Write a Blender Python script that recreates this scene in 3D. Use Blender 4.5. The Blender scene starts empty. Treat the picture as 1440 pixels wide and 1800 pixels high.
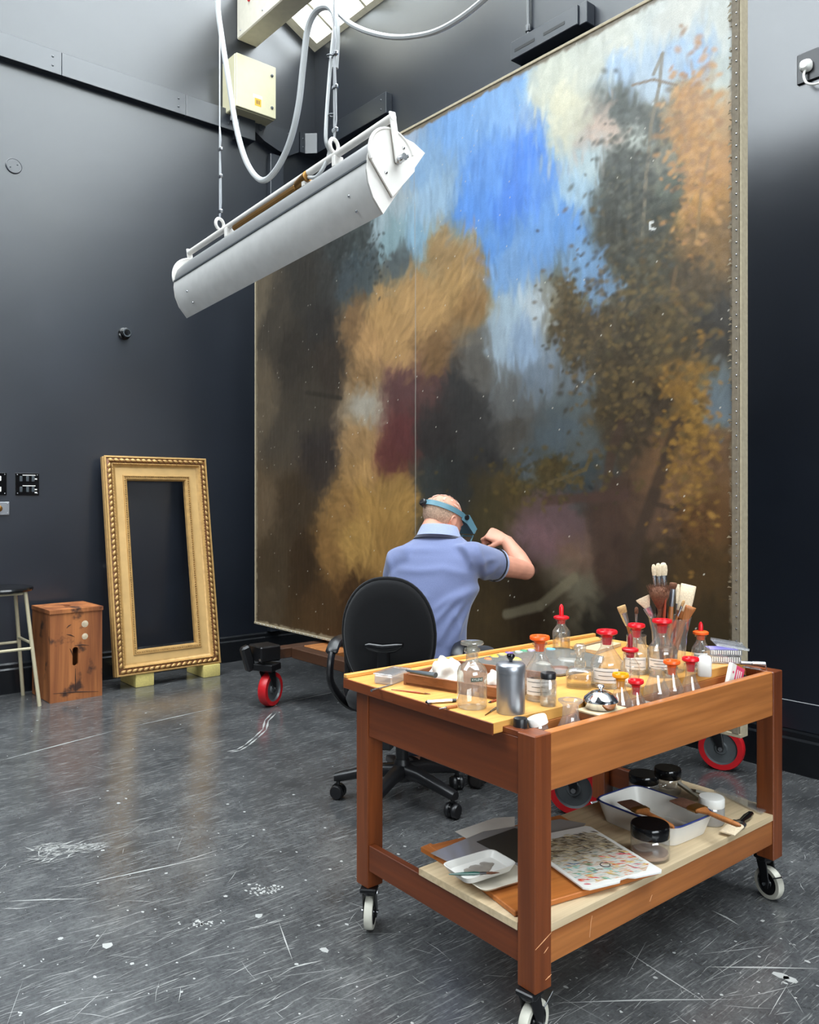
import bpy, bmesh, math, random
import numpy as np
from mathutils import Vector, Matrix, Euler, noise as mnoise

random.seed(7); np.random.seed(7)
SC = bpy.context.scene
COL = SC.collection
PI = math.pi

# ------------------------------------------------------------------ camera
# room frame: X runs along the back wall, Y towards the back wall, Z up, metres
CAM_H = 1.28
FPX = 1430.0                      # focal length in pixels of the 1440x1800 frame
SA, CA = 0.6455, 0.7638           # camera yaw (49.8 degrees left of the back wall normal)
cam_d = bpy.data.cameras.new('camera'); cam = bpy.data.objects.new('camera', cam_d); COL.objects.link(cam)
cam_d.sensor_fit = 'HORIZONTAL'; cam_d.sensor_width = 36.0
cam_d.lens = 36.0 * FPX / 1440.0
cam_d.shift_y = -25.0 / 1440.0
cam_d.clip_start = 0.05
cam.location = (0, 0, CAM_H)
cam.rotation_euler = (PI / 2, 0, math.atan2(CA, SA))
SC.camera = cam

# ------------------------------------------------------------------ sky, light, exposure
world = bpy.data.worlds.new('world'); SC.world = world; world.use_nodes = True
wn = world.node_tree.nodes; wn.clear()
wo = wn.new('ShaderNodeOutputWorld'); wb = wn.new('ShaderNodeBackground')
wb.inputs['Color'].default_value = (0.93, 0.97, 1.0, 1)       # bright overcast sky
wb.inputs['Strength'].default_value = 6.0
world.node_tree.links.new(wb.outputs[0], wo.inputs[0])

WL, WB, WR, WF = -5.76, 3.82, 3.6, -4.2     # wall_left X, wall_back Y, wall_right X, wall_front Y
EAVE, PITCH = 5.04, math.radians(27)
RIDGE_Y = -0.2
RIDGE_Z = EAVE + (WB - RIDGE_Y) * math.tan(PITCH)

def portal(name, loc, sx, sy, rot):
    l = bpy.data.lights.new(name, 'AREA'); l.shape = 'RECTANGLE'; l.size = sx; l.size_y = sy
    l.cycles.is_portal = True
    o = bpy.data.objects.new(name, l); COL.objects.link(o); o.location = loc; o.rotation_euler = rot
    return o
_sl = (WB - RIDGE_Y) / math.cos(PITCH)
portal('rooflight_portal', ((WL + WR) / 2, (WB + RIDGE_Y) / 2, (EAVE + RIDGE_Z) / 2 + 0.12), WR - WL, _sl, (-PITCH, 0, 0))
SX0, SX1 = -5.6, -2.0                # unseen glazed stretch of the south slope, added and sized for its light
_sl2 = (RIDGE_Y - WF) / math.cos(PITCH)
portal('rooflight_portal_south', ((SX0 + SX1) / 2, (WF + RIDGE_Y) / 2, RIDGE_Z - (RIDGE_Y - WF) / 2 * math.tan(PITCH) + 0.12), SX1 - SX0, _sl2, (PITCH, 0, 0))

WY0, WY1, WZ0, WZ1 = -2.8, 1.3, 1.1, 3.5      # side window in wall_right
portal('side_window_portal', (WR + 0.2, (WY0 + WY1) / 2, (WZ0 + WZ1) / 2), WZ1 - WZ0, WY1 - WY0, (0, PI / 2, 0))

SC.view_settings.view_transform = 'Standard'; SC.view_settings.look = 'None'
SC.view_settings.gamma = 1.0; SC.view_settings.use_curve_mapping = False
SC.view_settings.exposure = 1.35
SC.cycles.use_denoising = True
SC.cycles.max_bounces = 10; SC.cycles.transparent_max_bounces = 24
SC.cycles.caustics_reflective = False; SC.cycles.caustics_refractive = False
SC.cycles.sample_clamp_indirect = 6.0

# ------------------------------------------------------------------ measuring helpers
def ray(px, py):
    k = (px - 720) / FPX
    return (SA * k - CA, CA * k + SA, -(py - 875) / FPX)
def onz(px, py, z):
    r = ray(px, py); d = (z - CAM_H) / r[2]; return Vector((r[0] * d, r[1] * d, z))
def onX(px, py, X):
    r = ray(px, py); d = X / r[0]; return Vector((X, r[1] * d, CAM_H + r[2] * d))
def onY(px, py, Y):
    r = ray(px, py); d = Y / r[1]; return Vector((r[0] * d, Y, CAM_H + r[2] * d))
def atd(px, py, d):
    r = ray(px, py); return Vector((r[0] * d, r[1] * d, CAM_H + r[2] * d))
def dep(v): return -CA * v[0] + SA * v[1]
def vz(py, v):                     # height of a level seen at row py at the depth of v
    return CAM_H - (py - 875) / FPX * dep(v)
def mm(px, v):                     # metres spanned by px pixels at the depth of v
    return px / FPX * dep(v)
CR = Vector((SA, CA, 0)); CF = Vector((-CA, SA, 0)); UP = Vector((0, 0, 1))
def lin(c):
    c = c / 255.0
    return c / 12.92 if c <= 0.04045 else ((c + 0.055) / 1.055) ** 2.4
def rgb(r, g, b): return (lin(r), lin(g), lin(b), 1.0)

# ------------------------------------------------------------------ materials
def newmat(name):
    m = bpy.data.materials.new(name); m.use_nodes = True
    nt = m.node_tree; b = nt.nodes['Principled BSDF']
    return m, nt, b
def N(nt, t, **kw):
    n = nt.nodes.new(t)
    for k, v in kw.items():
        if k in n.inputs: n.inputs[k].default_value = v
        else: setattr(n, k, v)
    return n
def coords(nt, scale=(1, 1, 1), kind='Object'):
    tc = N(nt, 'ShaderNodeTexCoord'); mp = N(nt, 'ShaderNodeMapping')
    mp.inputs['Scale'].default_value = scale
    nt.links.new(tc.outputs[kind], mp.inputs['Vector']); return mp.outputs[0]
def ramp(nt, fac, stops):
    r = N(nt, 'ShaderNodeValToRGB'); e = r.color_ramp.elements
    e[0].position, e[0].color = stops[0]; e[1].position, e[1].color = stops[-1]
    for p, c in stops[1:-1]:
        x = e.new(p); x.color = c
    nt.links.new(fac, r.inputs[0]); return r.outputs[0]
def bump(nt, b, h, strength=0.2, dist=0.01):
    n = N(nt, 'ShaderNodeBump'); n.inputs['Strength'].default_value = strength; n.inputs['Distance'].default_value = dist
    nt.links.new(h, n.inputs['Height']); nt.links.new(n.outputs[0], b.inputs['Normal'])
def plain(name, c, rough=0.5, metal=0.0, var=0.08, scale=20, bs=0.05, spec=0.5, trans=0, coat=0):
    m, nt, b = newmat(name)
    v = coords(nt); n = N(nt, 'ShaderNodeTexNoise'); n.inputs['Scale'].default_value = scale; n.inputs['Detail'].default_value = 4
    nt.links.new(v, n.inputs['Vector'])
    lo = tuple(x * (1 - var) for x in c[:3]) + (1,); hi = tuple(min(1, x * (1 + var)) for x in c[:3]) + (1,)
    nt.links.new(ramp(nt, n.outputs[0], [(0.3, lo), (0.7, hi)]), b.inputs['Base Color'])
    b.inputs['Roughness'].default_value = rough; b.inputs['Metallic'].default_value = metal
    b.inputs['Specular IOR Level'].default_value = spec; b.inputs['IOR'].default_value = 1.5 if spec < .9 else 2.1
    if coat: b.inputs['Coat Weight'].default_value = coat
    if bs: bump(nt, b, n.outputs[0], bs, 0.004)
    return m
def wood(name, dark, light, axis=0, rough=0.4, scale=14, stretch=0.06, contrast=(0.3, 0.72), knots=None):
    m, nt, b = newmat(name)
    s = [scale] * 3; s[axis] = scale * stretch
    v = coords(nt, tuple(s)); n = N(nt, 'ShaderNodeTexNoise'); n.inputs['Scale'].default_value = 1.0
    n.inputs['Detail'].default_value = 6; n.inputs['Distortion'].default_value = 0.6
    nt.links.new(v, n.inputs['Vector'])
    s2 = [scale * 9] * 3; s2[axis] = scale * 0.35
    v2 = coords(nt, tuple(s2)); n2 = N(nt, 'ShaderNodeTexNoise'); n2.inputs['Scale'].default_value = 1.0; n2.inputs['Detail'].default_value = 3
    nt.links.new(v2, n2.inputs['Vector'])
    c1 = ramp(nt, n.outputs[0], [(contrast[0], dark), (contrast[1], light)])
    mx = N(nt, 'ShaderNodeMix'); mx.data_type = 'RGBA'; mx.blend_type = 'MULTIPLY'; mx.inputs[0].default_value = 0.55
    nt.links.new(c1, mx.inputs[6])
    nt.links.new(ramp(nt, n2.outputs[0], [(0.3, (0.62, 0.58, 0.55, 1)), (0.62, (1, 1, 1, 1))]), mx.inputs[7])
    out = mx.outputs[2]
    if knots:
        v3 = coords(nt, (1, 1, 1)); n3 = N(nt, 'ShaderNodeTexNoise'); n3.inputs['Scale'].default_value = 9; n3.inputs['Detail'].default_value = 7
        nt.links.new(v3, n3.inputs['Vector'])
        mx2 = N(nt, 'ShaderNodeMix'); mx2.data_type = 'RGBA'
        nt.links.new(ramp(nt, n3.outputs[0], [(0.56, (0, 0, 0, 1)), (0.66, (1, 1, 1, 1))]), mx2.inputs[0])
        nt.links.new(out, mx2.inputs[6]); mx2.inputs[7].default_value = knots; out = mx2.outputs[2]
    nt.links.new(out, b.inputs['Base Color'])
    b.inputs['Roughness'].default_value = rough
    bump(nt, b, n2.outputs[0], 0.06, 0.003)
    return m
def schlick(nt, f0=0.04):
    lw = N(nt, 'ShaderNodeLayerWeight'); lw.inputs['Blend'].default_value = 0.5
    p = N(nt, 'ShaderNodeMath', operation='POWER'); p.inputs[1].default_value = 5.0
    q = N(nt, 'ShaderNodeMath', operation='MULTIPLY_ADD'); q.inputs[1].default_value = 0.9 - f0; q.inputs[2].default_value = f0
    nt.links.new(lw.outputs['Facing'], p.inputs[0]); nt.links.new(p.outputs[0], q.inputs[0]); return q
def glassmat(name, tint=(0.96, 0.97, 0.96, 1), edge=(0.55, 0.58, 0.56, 1), gloss=1.0, milk=0.0, milkc=(0.8, 0.8, 0.8, 1), rough=0.03):
    # thin clear wall: see-through, greyer where it is seen edge on, with a sharp fresnel shine
    m = bpy.data.materials.new(name); m.use_nodes = True; nt = m.node_tree; nt.nodes.clear()
    out = N(nt, 'ShaderNodeOutputMaterial'); tr = N(nt, 'ShaderNodeBsdfTransparent'); gl = N(nt, 'ShaderNodeBsdfGlossy')
    gl.inputs['Roughness'].default_value = rough; gl.inputs['Color'].default_value = (gloss, gloss, gloss, 1)
    lw = N(nt, 'ShaderNodeLayerWeight'); lw.inputs['Blend'].default_value = 0.35
    fr = schlick(nt, 0.11)
    nt.links.new(ramp(nt, lw.outputs['Facing'], [(0.25, tint), (0.95, edge)]), tr.inputs[0])
    base = tr.outputs[0]
    if milk:
        df = N(nt, 'ShaderNodeBsdfDiffuse'); df.inputs[0].default_value = milkc
        tl = N(nt, 'ShaderNodeBsdfTranslucent'); tl.inputs[0].default_value = milkc
        a = N(nt, 'ShaderNodeMixShader'); a.inputs[0].default_value = 0.5
        nt.links.new(df.outputs[0], a.inputs[1]); nt.links.new(tl.outputs[0], a.inputs[2])
        mk = N(nt, 'ShaderNodeMixShader'); mk.inputs[0].default_value = milk
        nt.links.new(base, mk.inputs[1]); nt.links.new(a.outputs[0], mk.inputs[2]); base = mk.outputs[0]
    mx = N(nt, 'ShaderNodeMixShader')
    nt.links.new(fr.outputs[0], mx.inputs[0]); nt.links.new(base, mx.inputs[1]); nt.links.new(gl.outputs[0], mx.inputs[2])
    nt.links.new(mx.outputs[0], out.inputs[0])
    return m
def liquidmat(name, tint):
    m = bpy.data.materials.new(name); m.use_nodes = True; nt = m.node_tree; nt.nodes.clear()
    out = N(nt, 'ShaderNodeOutputMaterial'); tr = N(nt, 'ShaderNodeBsdfTransparent'); tr.inputs[0].default_value = tint
    rf = N(nt, 'ShaderNodeBsdfRefraction'); rf.inputs['IOR'].default_value = 1.36; rf.inputs['Color'].default_value = tint
    gl = N(nt, 'ShaderNodeBsdfGlossy'); gl.inputs['Roughness'].default_value = 0.03
    fr = schlick(nt, 0.03)
    a = N(nt, 'ShaderNodeMixShader'); a.inputs[0].default_value = 0.3
    nt.links.new(tr.outputs[0], a.inputs[1]); nt.links.new(rf.outputs[0], a.inputs[2])
    mx = N(nt, 'ShaderNodeMixShader')
    nt.links.new(fr.outputs[0], mx.inputs[0]); nt.links.new(a.outputs[0], mx.inputs[1]); nt.links.new(gl.outputs[0], mx.inputs[2])
    nt.links.new(mx.outputs[0], out.inputs[0]); return m
def wallmat(name, c, rough, spec=0.5):
    m, nt, b = newmat(name)
    v = coords(nt); n = N(nt, 'ShaderNodeTexNoise'); n.inputs['Scale'].default_value = 1.3; n.inputs['Detail'].default_value = 8; n.inputs['Roughness'].default_value = 0.6
    nt.links.new(v, n.inputs['Vector'])
    nt.links.new(ramp(nt, n.outputs[0], [(0.3, tuple(x * 0.85 for x in c[:3]) + (1,)), (0.7, tuple(x * 1.2 for x in c[:3]) + (1,))]), b.inputs['Base Color'])
    nt.links.new(ramp(nt, n.outputs[0], [(0.3, (rough - .015,) * 3 + (1,)), (0.7, (rough + .02,) * 3 + (1,))]), b.inputs['Roughness'])
    n2 = N(nt, 'ShaderNodeTexNoise'); n2.inputs['Scale'].default_value = 3.0; n2.inputs['Detail'].default_value = 5
    nt.links.new(v, n2.inputs['Vector']); bump(nt, b, n2.outputs[0], 0.07, 0.02)
    b.inputs['Specular IOR Level'].default_value = spec
    return m
def floormat():
    m, nt, b = newmat('scuffed_dark_lino')
    v = coords(nt); n = N(nt, 'ShaderNodeTexNoise'); n.inputs['Scale'].default_value = 5; n.inputs['Detail'].default_value = 9; n.inputs['Roughness'].default_value = 0.7
    nt.links.new(v, n.inputs['Vector'])
    base = ramp(nt, n.outputs[0], [(0.3, rgb(58, 59, 60)), (0.5, rgb(74, 75, 76)), (0.72, rgb(94, 95, 95))])
    nf = N(nt, 'ShaderNodeTexNoise'); nf.inputs['Scale'].default_value = 70; nf.inputs['Detail'].default_value = 6; nf.inputs['Roughness'].default_value = 0.8
    nt.links.new(v, nf.inputs['Vector'])
    m1 = N(nt, 'ShaderNodeMix'); m1.data_type = 'RGBA'; m1.blend_type = 'MULTIPLY'; m1.inputs[0].default_value = 0.8
    nt.links.new(base, m1.inputs[6]); nt.links.new(ramp(nt, nf.outputs[0], [(0.35, (.55, .55, .55, 1)), (0.65, (1.25, 1.25, 1.25, 1))]), m1.inputs[7])
    out = m1.outputs[2]
    for sc_, lo_, hi_, rot in (((150, 9, 1), .60, .74, .08), ((90, 5, 1), .63, .74, -.25), ((210, 16, 1), .60, .72, .35)):
        tc = N(nt, 'ShaderNodeTexCoord'); mp = N(nt, 'ShaderNodeMapping'); mp.inputs['Rotation'].default_value = (0, 0, rot); mp.inputs['Scale'].default_value = sc_
        nt.links.new(tc.outputs['Object'], mp.inputs['Vector'])
        n2 = N(nt, 'ShaderNodeTexNoise'); n2.inputs['Scale'].default_value = 1; n2.inputs['Detail'].default_value = 3; nt.links.new(mp.outputs[0], n2.inputs['Vector'])
        mx = N(nt, 'ShaderNodeMix'); mx.data_type = 'RGBA'
        nt.links.new(ramp(nt, n2.outputs[0], [(lo_, (0, 0, 0, 1)), (hi_, (.5, .5, .5, 1))]), mx.inputs[0])
        nt.links.new(out, mx.inputs[6]); mx.inputs[7].default_value = rgb(160, 160, 157); out = mx.outputs[2]
    nt.links.new(out, b.inputs['Base Color'])
    nt.links.new(ramp(nt, n.outputs[0], [(0.3, (.17,) * 3 + (1,)), (0.75, (.25,) * 3 + (1,))]), b.inputs['Roughness'])
    b.inputs['Specular IOR Level'].default_value = 0.75
    return m
def fabric(name, c, scale=900, var=0.25, rough=0.95, sheen=0.3):
    m, nt, b = newmat(name)
    v = coords(nt, (1, 1, 1)); n = N(nt, 'ShaderNodeTexNoise'); n.inputs['Scale'].default_value = scale; n.inputs['Detail'].default_value = 2
    nt.links.new(v, n.inputs['Vector'])
    nt.links.new(ramp(nt, n.outputs[0], [(0.3, tuple(x * (1 - var) for x in c[:3]) + (1,)), (0.7, tuple(x * (1 + var) for x in c[:3]) + (1,))]), b.inputs['Base Color'])
    b.inputs['Roughness'].default_value = rough; b.inputs['Sheen Weight'].default_value = sheen
    b.inputs['Specular IOR Level'].default_value = 0.2
    bump(nt, b, n.outputs[0], 0.15, 0.002); return m

M = {}
M['wall'] = wallmat('wall_paint_slate', (0.008, 0.011, 0.018, 1), 0.32, 1.0)
M['trunking'] = wallmat('trunking_paint', (0.014, 0.018, 0.026, 1), 0.32, 1.0)
M['skirting'] = plain('skirting_gloss_black', (0.008, 0.009, 0.011, 1), 0.22, bs=0.02)
M['floor'] = floormat()
M['scuff'] = plain('floor_scuff', rgb(158, 158, 155), 0.6, bs=0)
M['roof_white'] = plain('roof_white_paint', rgb(215, 210, 195), 0.6)
M['ceiling'] = plain('ceiling_paint', rgb(70, 72, 75), 0.7)
M['pane'] = glassmat('rooflight_glass', (0.93, 0.95, 0.96, 1), (0.7, 0.75, 0.76, 1))
M['cream'] = plain('cream_enamel', rgb(205, 198, 165), 0.35, var=0.03)
M['white_metal'] = plain('white_enamel', rgb(216, 212, 206), 0.32, var=0.04, bs=0.02)
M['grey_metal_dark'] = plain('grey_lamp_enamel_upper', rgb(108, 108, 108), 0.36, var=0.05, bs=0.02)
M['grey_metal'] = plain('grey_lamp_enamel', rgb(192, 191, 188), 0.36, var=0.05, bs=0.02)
M['steel'] = plain('steel', rgb(190, 192, 195), 0.25, metal=1.0, var=0.08)
M['dull_steel'] = plain('dull_aluminium', rgb(165, 167, 172), 0.36, metal=0.9, var=0.08, scale=8)
M['chrome'] = plain('chrome', rgb(215, 215, 218), 0.08, metal=1.0, var=0.02, bs=0)
M['brass'] = plain('brass', rgb(150, 110, 60), 0.35, metal=0.9)
M['conduit'] = plain('grey_conduit', rgb(170, 172, 172), 0.4, var=0.04)
M['wire'] = plain('galvanised_wire', rgb(205, 206, 208), 0.35, metal=0.6)
M['black'] = plain('black_plastic', rgb(22, 22, 24), 0.35, bs=0.02)
M['black_gloss'] = plain('black_gloss', rgb(12, 12, 13), 0.15, bs=0)
M['black_metal'] = plain('black_metal', rgb(25, 25, 27), 0.3, metal=0.3)
M['dark_grey'] = plain('dark_grey_plastic', rgb(62, 68, 72), 0.4)
M['white_pl'] = plain('white_plastic', rgb(228, 226, 220), 0.4, var=0.02, bs=0)
M['off_white'] = plain('off_white', rgb(215, 208, 192), 0.5, var=0.05)
M['red_pl'] = plain('red_stopper', rgb(205, 22, 34), 0.3, var=0.05, bs=0)
M['dark_red_pl'] = plain('dark_red_rubber', rgb(125, 25, 35), 0.4, var=0.08, bs=0)
M['orange_pl'] = plain('orange_stopper', rgb(232, 92, 28), 0.3, var=0.05, bs=0)
M['yellow_pl'] = plain('yellow_orange_stopper', rgb(235, 150, 20), 0.3, var=0.05, bs=0)
M['red_tyre'] = plain('red_tyre', rgb(190, 24, 32), 0.38, var=0.08)
M['hub_grey'] = plain('grey_hub', rgb(92, 96, 98), .4, metal=.3)
M['cream_tyre'] = plain('cream_tyre', rgb(205, 202, 188), 0.55, var=0.12)
M['label_paper'] = plain('label_paper', rgb(225, 220, 214), 0.7, var=0.02, bs=0)
M['ink'] = plain('ink', rgb(60, 55, 55), 0.7, bs=0)
M['yellow_sticker'] = plain('yellow_sticker', rgb(225, 170, 40), 0.5, var=0.03, bs=0)
M['green_label'] = plain('green_label', rgb(38, 62, 48), 0.5, bs=0)
M['pink_card'] = plain('pink_card', rgb(214, 70, 110), 0.5, var=0.05, bs=0)
M['paper'] = plain('paper', rgb(214, 209, 200), 0.8, var=0.05)
M['tissue'] = plain('tissue_cloth', rgb(226, 220, 208), 0.95, var=0.06, scale=40, bs=0.2)
M['cherry_x'] = wood('trolley_wood_x', rgb(82, 37, 15), rgb(130, 64, 27), 0, 0.38, 10)  # darker wood for the end faces: part aged tone, part painted-in shade
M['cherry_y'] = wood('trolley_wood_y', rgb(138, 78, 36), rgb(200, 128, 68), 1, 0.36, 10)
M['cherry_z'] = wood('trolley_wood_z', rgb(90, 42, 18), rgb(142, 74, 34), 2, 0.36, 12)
M['top_y'] = wood('tabletop_wood', rgb(202, 142, 66), rgb(226, 172, 96), 1, 0.4, 8, contrast=(0.2, 0.8))
M['ply'] = wood('pale_plywood', rgb(192, 168, 130), rgb(222, 202, 168), 1, 0.55, 8, contrast=(0.2, 0.8))
M['box_wood'] = wood('old_crate_wood', rgb(112, 58, 28), rgb(186, 116, 64), 2, 0.6, 9, 0.12, (0.3, 0.7), rgb(60, 34, 22))
M['brown_box'] = wood('paint_box_wood', rgb(120, 72, 42), rgb(160, 104, 66), 0, 0.5, 12)
M['dolly_wood'] = wood('dolly_wood', rgb(52, 32, 20), rgb(84, 52, 32), 0, 0.5, 8)
M['dolly_pale'] = wood('dolly_pale_wood', rgb(150, 92, 48), rgb(180, 118, 66), 1, 0.5, 8)
M['board_orange'] = wood('drawing_board_wood', rgb(165, 92, 38), rgb(200, 124, 60), 0, 0.45, 10)
M['handle_wood'] = wood('brush_handle_wood', rgb(150, 88, 44), rgb(188, 122, 68), 2, 0.45, 30)
M['handle_red'] = plain('brush_handle_red', rgb(150, 70, 45), 0.4)
M['bristle_white'] = plain('bristle_white', rgb(216, 196, 166), 0.9, var=0.15, scale=200, bs=0.3)
M['bristle_tan'] = plain('bristle_tan', rgb(190, 152, 104), 0.9, var=0.2, scale=200, bs=0.3)
M['bristle_brown'] = plain('bristle_brown', rgb(104, 66, 46), 0.95, var=0.25, scale=200, bs=0.3)
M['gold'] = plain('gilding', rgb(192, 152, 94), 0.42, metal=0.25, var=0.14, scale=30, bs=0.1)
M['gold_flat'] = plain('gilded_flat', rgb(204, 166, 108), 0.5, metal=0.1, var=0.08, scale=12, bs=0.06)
M['gold_dark'] = plain('gilding_dark_bole', rgb(112, 70, 38), 0.5, metal=0.2, var=0.3, scale=40, bs=0.2)  # dark bole showing between the carved leaves
M['foam'] = plain('yellow_foam', rgb(214, 196, 120), 0.95, var=0.1, scale=80, bs=0.3)
M['stool_leg'] = plain('cream_tube', rgb(178, 168, 140), 0.4, var=0.05)
M['skin'] = plain('skin', rgb(212, 150, 126), 0.5, var=0.10, scale=14, bs=0.04, spec=0.35)
M['hair'] = plain('short_grey_hair', rgb(178, 148, 126), 0.85, var=0.28, scale=150, bs=0.5)
M['hair_white'] = plain('sparse_white_hair', rgb(208, 172, 152), 0.8, var=0.15, scale=160, bs=0.4)
M['shirt'] = fabric('blue_pique', rgb(104, 113, 148))
M['collar'] = fabric('pale_blue_collar', rgb(150, 160, 190))
M['navy'] = fabric('navy_trim', rgb(28, 30, 48), var=0.1)
M['trouser'] = fabric('dark_trousers', rgb(38, 42, 56))
M['shoe'] = plain('dark_shoe', rgb(30, 26, 24), 0.45)
M['visor'] = plain('visor_blue_grey', rgb(92, 132, 146), 0.4, var=0.04, bs=0.02)
M['chair_fab'] = fabric('black_chair_fabric', rgb(17, 17, 19), 600, 0.4, sheen=0.15)
M['glass'] = glassmat('bottle_glass', (0.975, 0.98, 0.975, 1), (0.72, 0.74, 0.72, 1), milk=0.09, milkc=(.85, .85, .83, 1))
M['glass_dusty'] = glassmat('dusty_glass', (0.93, 0.93, 0.90, 1), (0.66, 0.66, 0.6, 1), milk=0.2, milkc=(0.7, 0.68, 0.6, 1))
M['clear_pl'] = glassmat('clear_plastic', (0.93, 0.94, 0.95, 1), (0.6, 0.62, 0.66, 1), milk=0.18)
M['milky_pl'] = glassmat('milky_plastic', (0.85, 0.85, 0.86, 1), (0.6, 0.62, 0.66, 1), milk=0.5)
M['liquid'] = liquidmat('clear_solvent', (0.99, 0.99, 0.975, 1))
M['liquid_amber'] = liquidmat('pale_amber_varnish', (0.95, 0.88, 0.66, 1))
M['enamel_blue'] = plain('blue_enamel_rim', rgb(38, 52, 110), 0.25, bs=0)

# ------------------------------------------------------------------ geometry helpers
class B:
    def __init__(self, mtx=None):
        self.bm = bmesh.new(); self.m = mtx or Matrix.Identity(4)
    def _v(self, pts): return [self.bm.verts.new(self.m @ Vector(p)) for p in pts]
    def _f(self, vs):
        try: return self.bm.faces.new(vs)
        except ValueError: return None
    def box(self, c, s, bev=0.0, rot=None, seg=1):
        mt = Matrix.Translation(Vector(c))
        if rot is not None: mt = mt @ (rot if isinstance(rot, Matrix) else Euler(rot).to_matrix().to_4x4())
        mt = self.m @ mt @ Matrix.Diagonal((s[0], s[1], s[2], 1))
        r = bmesh.ops.create_cube(self.bm, size=1.0, matrix=mt)
        if bev:
            es = list({e for v in r['verts'] for e in v.link_edges})
            bmesh.ops.bevel(self.bm, geom=es, offset=bev, segments=seg, affect='EDGES', profile=0.6)
        return self
    def b2(self, lo, hi, bev=0.0, seg=1):
        return self.box([(a + b) / 2 for a, b in zip(lo, hi)], [abs(b - a) for a, b in zip(lo, hi)], bev, seg=seg)
    def ring(self, c, ax, ay, n, e=1.0):
        pts = []
        for i in range(n):
            t = 2 * PI * i / n; cx, sx = math.cos(t), math.sin(t)
            if e != 1.0:
                cx = math.copysign(abs(cx) ** e, cx); sx = math.copysign(abs(sx) ** e, sx)
            pts.append(Vector(c) + ax * cx + ay * sx)
        return self._v(pts)
    def skin(self, rings, cap0=True, cap1=True, closed=True):
        for a, b in zip(rings, rings[1:]):
            n = len(a)
            for i in range(n if closed else n - 1):
                j = (i + 1) % n
                self._f((a[i], a[j], b[j], b[i]))
        if cap0: self._f(list(reversed(rings[0])))
        if cap1: self._f(rings[-1])
        return self
    def lathe(self, prof, n=24, c=(0, 0, 0), ax=None, cap0=False, cap1=False):
        # prof: [(radius, height)], turned about local z (or axis ax)
        c = Vector(c); az = Vector(ax).normalized() if ax is not None else UP.copy()
        q = az.to_track_quat('Z', 'Y'); x = q @ Vector((1, 0, 0)); y = q @ Vector((0, 1, 0))
        rings = []; 
        for r, h in prof:
            if r < 1e-6: r = 1e-5
            rings.append(self.ring(c + az * h, x * r, y * r, n))
        return self.skin(rings, cap0, cap1)
    def cyl(self, p0, p1, r0, r1=None, n=12):
        p0, p1 = Vector(p0), Vector(p1); d = (p1 - p0)
        return self.lathe([(r0, 0), (r0 if r1 is None else r1, d.length)], n, p0, d, True, True)
    def tube(self, pts, r, n=8, caps=True, flat=1.0):
        pts = [Vector(p) for p in pts]; rs = r if isinstance(r, (list, tuple)) else [r] * len(pts)
        prev = None; rings = []
        for i, p in enumerate(pts):
            t = (pts[min(i + 1, len(pts) - 1)] - pts[max(i - 1, 0)]).normalized()
            if prev is None:
                u = t.orthogonal().normalized() if abs(t.z) > 0.9 else t.cross(UP).normalized()
            else:
                u = (prev - t * prev.dot(t)).normalized()
            prev = u; w = t.cross(u)
            rings.append(self.ring(p, u * rs[i], w * rs[i] * flat, n))
        return self.skin(rings, caps, caps)
    def loft(self, secs, n=20, e=1.0, cap0=True, cap1=True):
        return self.skin([self.ring(c, Vector(ax), Vector(ay), n, e) for c, ax, ay in secs], cap0, cap1)
    def prism(self, poly, z0, z1):
        a = self._v([(x, y, z0) for x, y in poly]); b = self._v([(x, y, z1) for x, y in poly])
        return self.skin([a, b])
    def ell(self, c, r, n=16, m=10, rot=None):
        mt = Matrix.Translation(Vector(c))
        if rot is not None: mt = mt @ (rot if isinstance(rot, Matrix) else Euler(rot).to_matrix().to_4x4())
        mt = self.m @ mt @ Matrix.Diagonal((r[0], r[1], r[2], 1))
        bmesh.ops.create_uvsphere(self.bm, u_segments=n, v_segments=m, radius=1.0, matrix=mt); return self
    def torus(self, c, R, r, n=24, m=8, ax=None):
        c = Vector(c); az = Vector(ax).normalized() if ax is not None else UP.copy()
        q = az.to_track_quat('Z', 'Y'); x = q @ Vector((1, 0, 0)); y = q @ Vector((0, 1, 0)); rings = []
        for i in range(n):
            t = 2 * PI * i / n; d = x * math.cos(t) + y * math.sin(t)
            rings.append(self.ring(c + d * R, d * r, az * r, m))
        return self.skin(rings + [rings[0]], False, False)
    def quad(self, a, b, c, d): self._f(self._v([a, b, c, d])); return self
    def poly(self, pts): self._f(self._v(pts)); return self
    def done(self, name, mat, parent=None, smooth=35, loc=None, rot=None):
        bm = self.bm
        bmesh.ops.remove_doubles(bm, verts=bm.verts, dist=1e-6)
        bmesh.ops.recalc_face_normals(bm, faces=bm.faces)
        me = bpy.data.meshes.new(name); bm.to_mesh(me); bm.free()
        return link(name, me, mat, parent, smooth, loc, rot)

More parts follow.
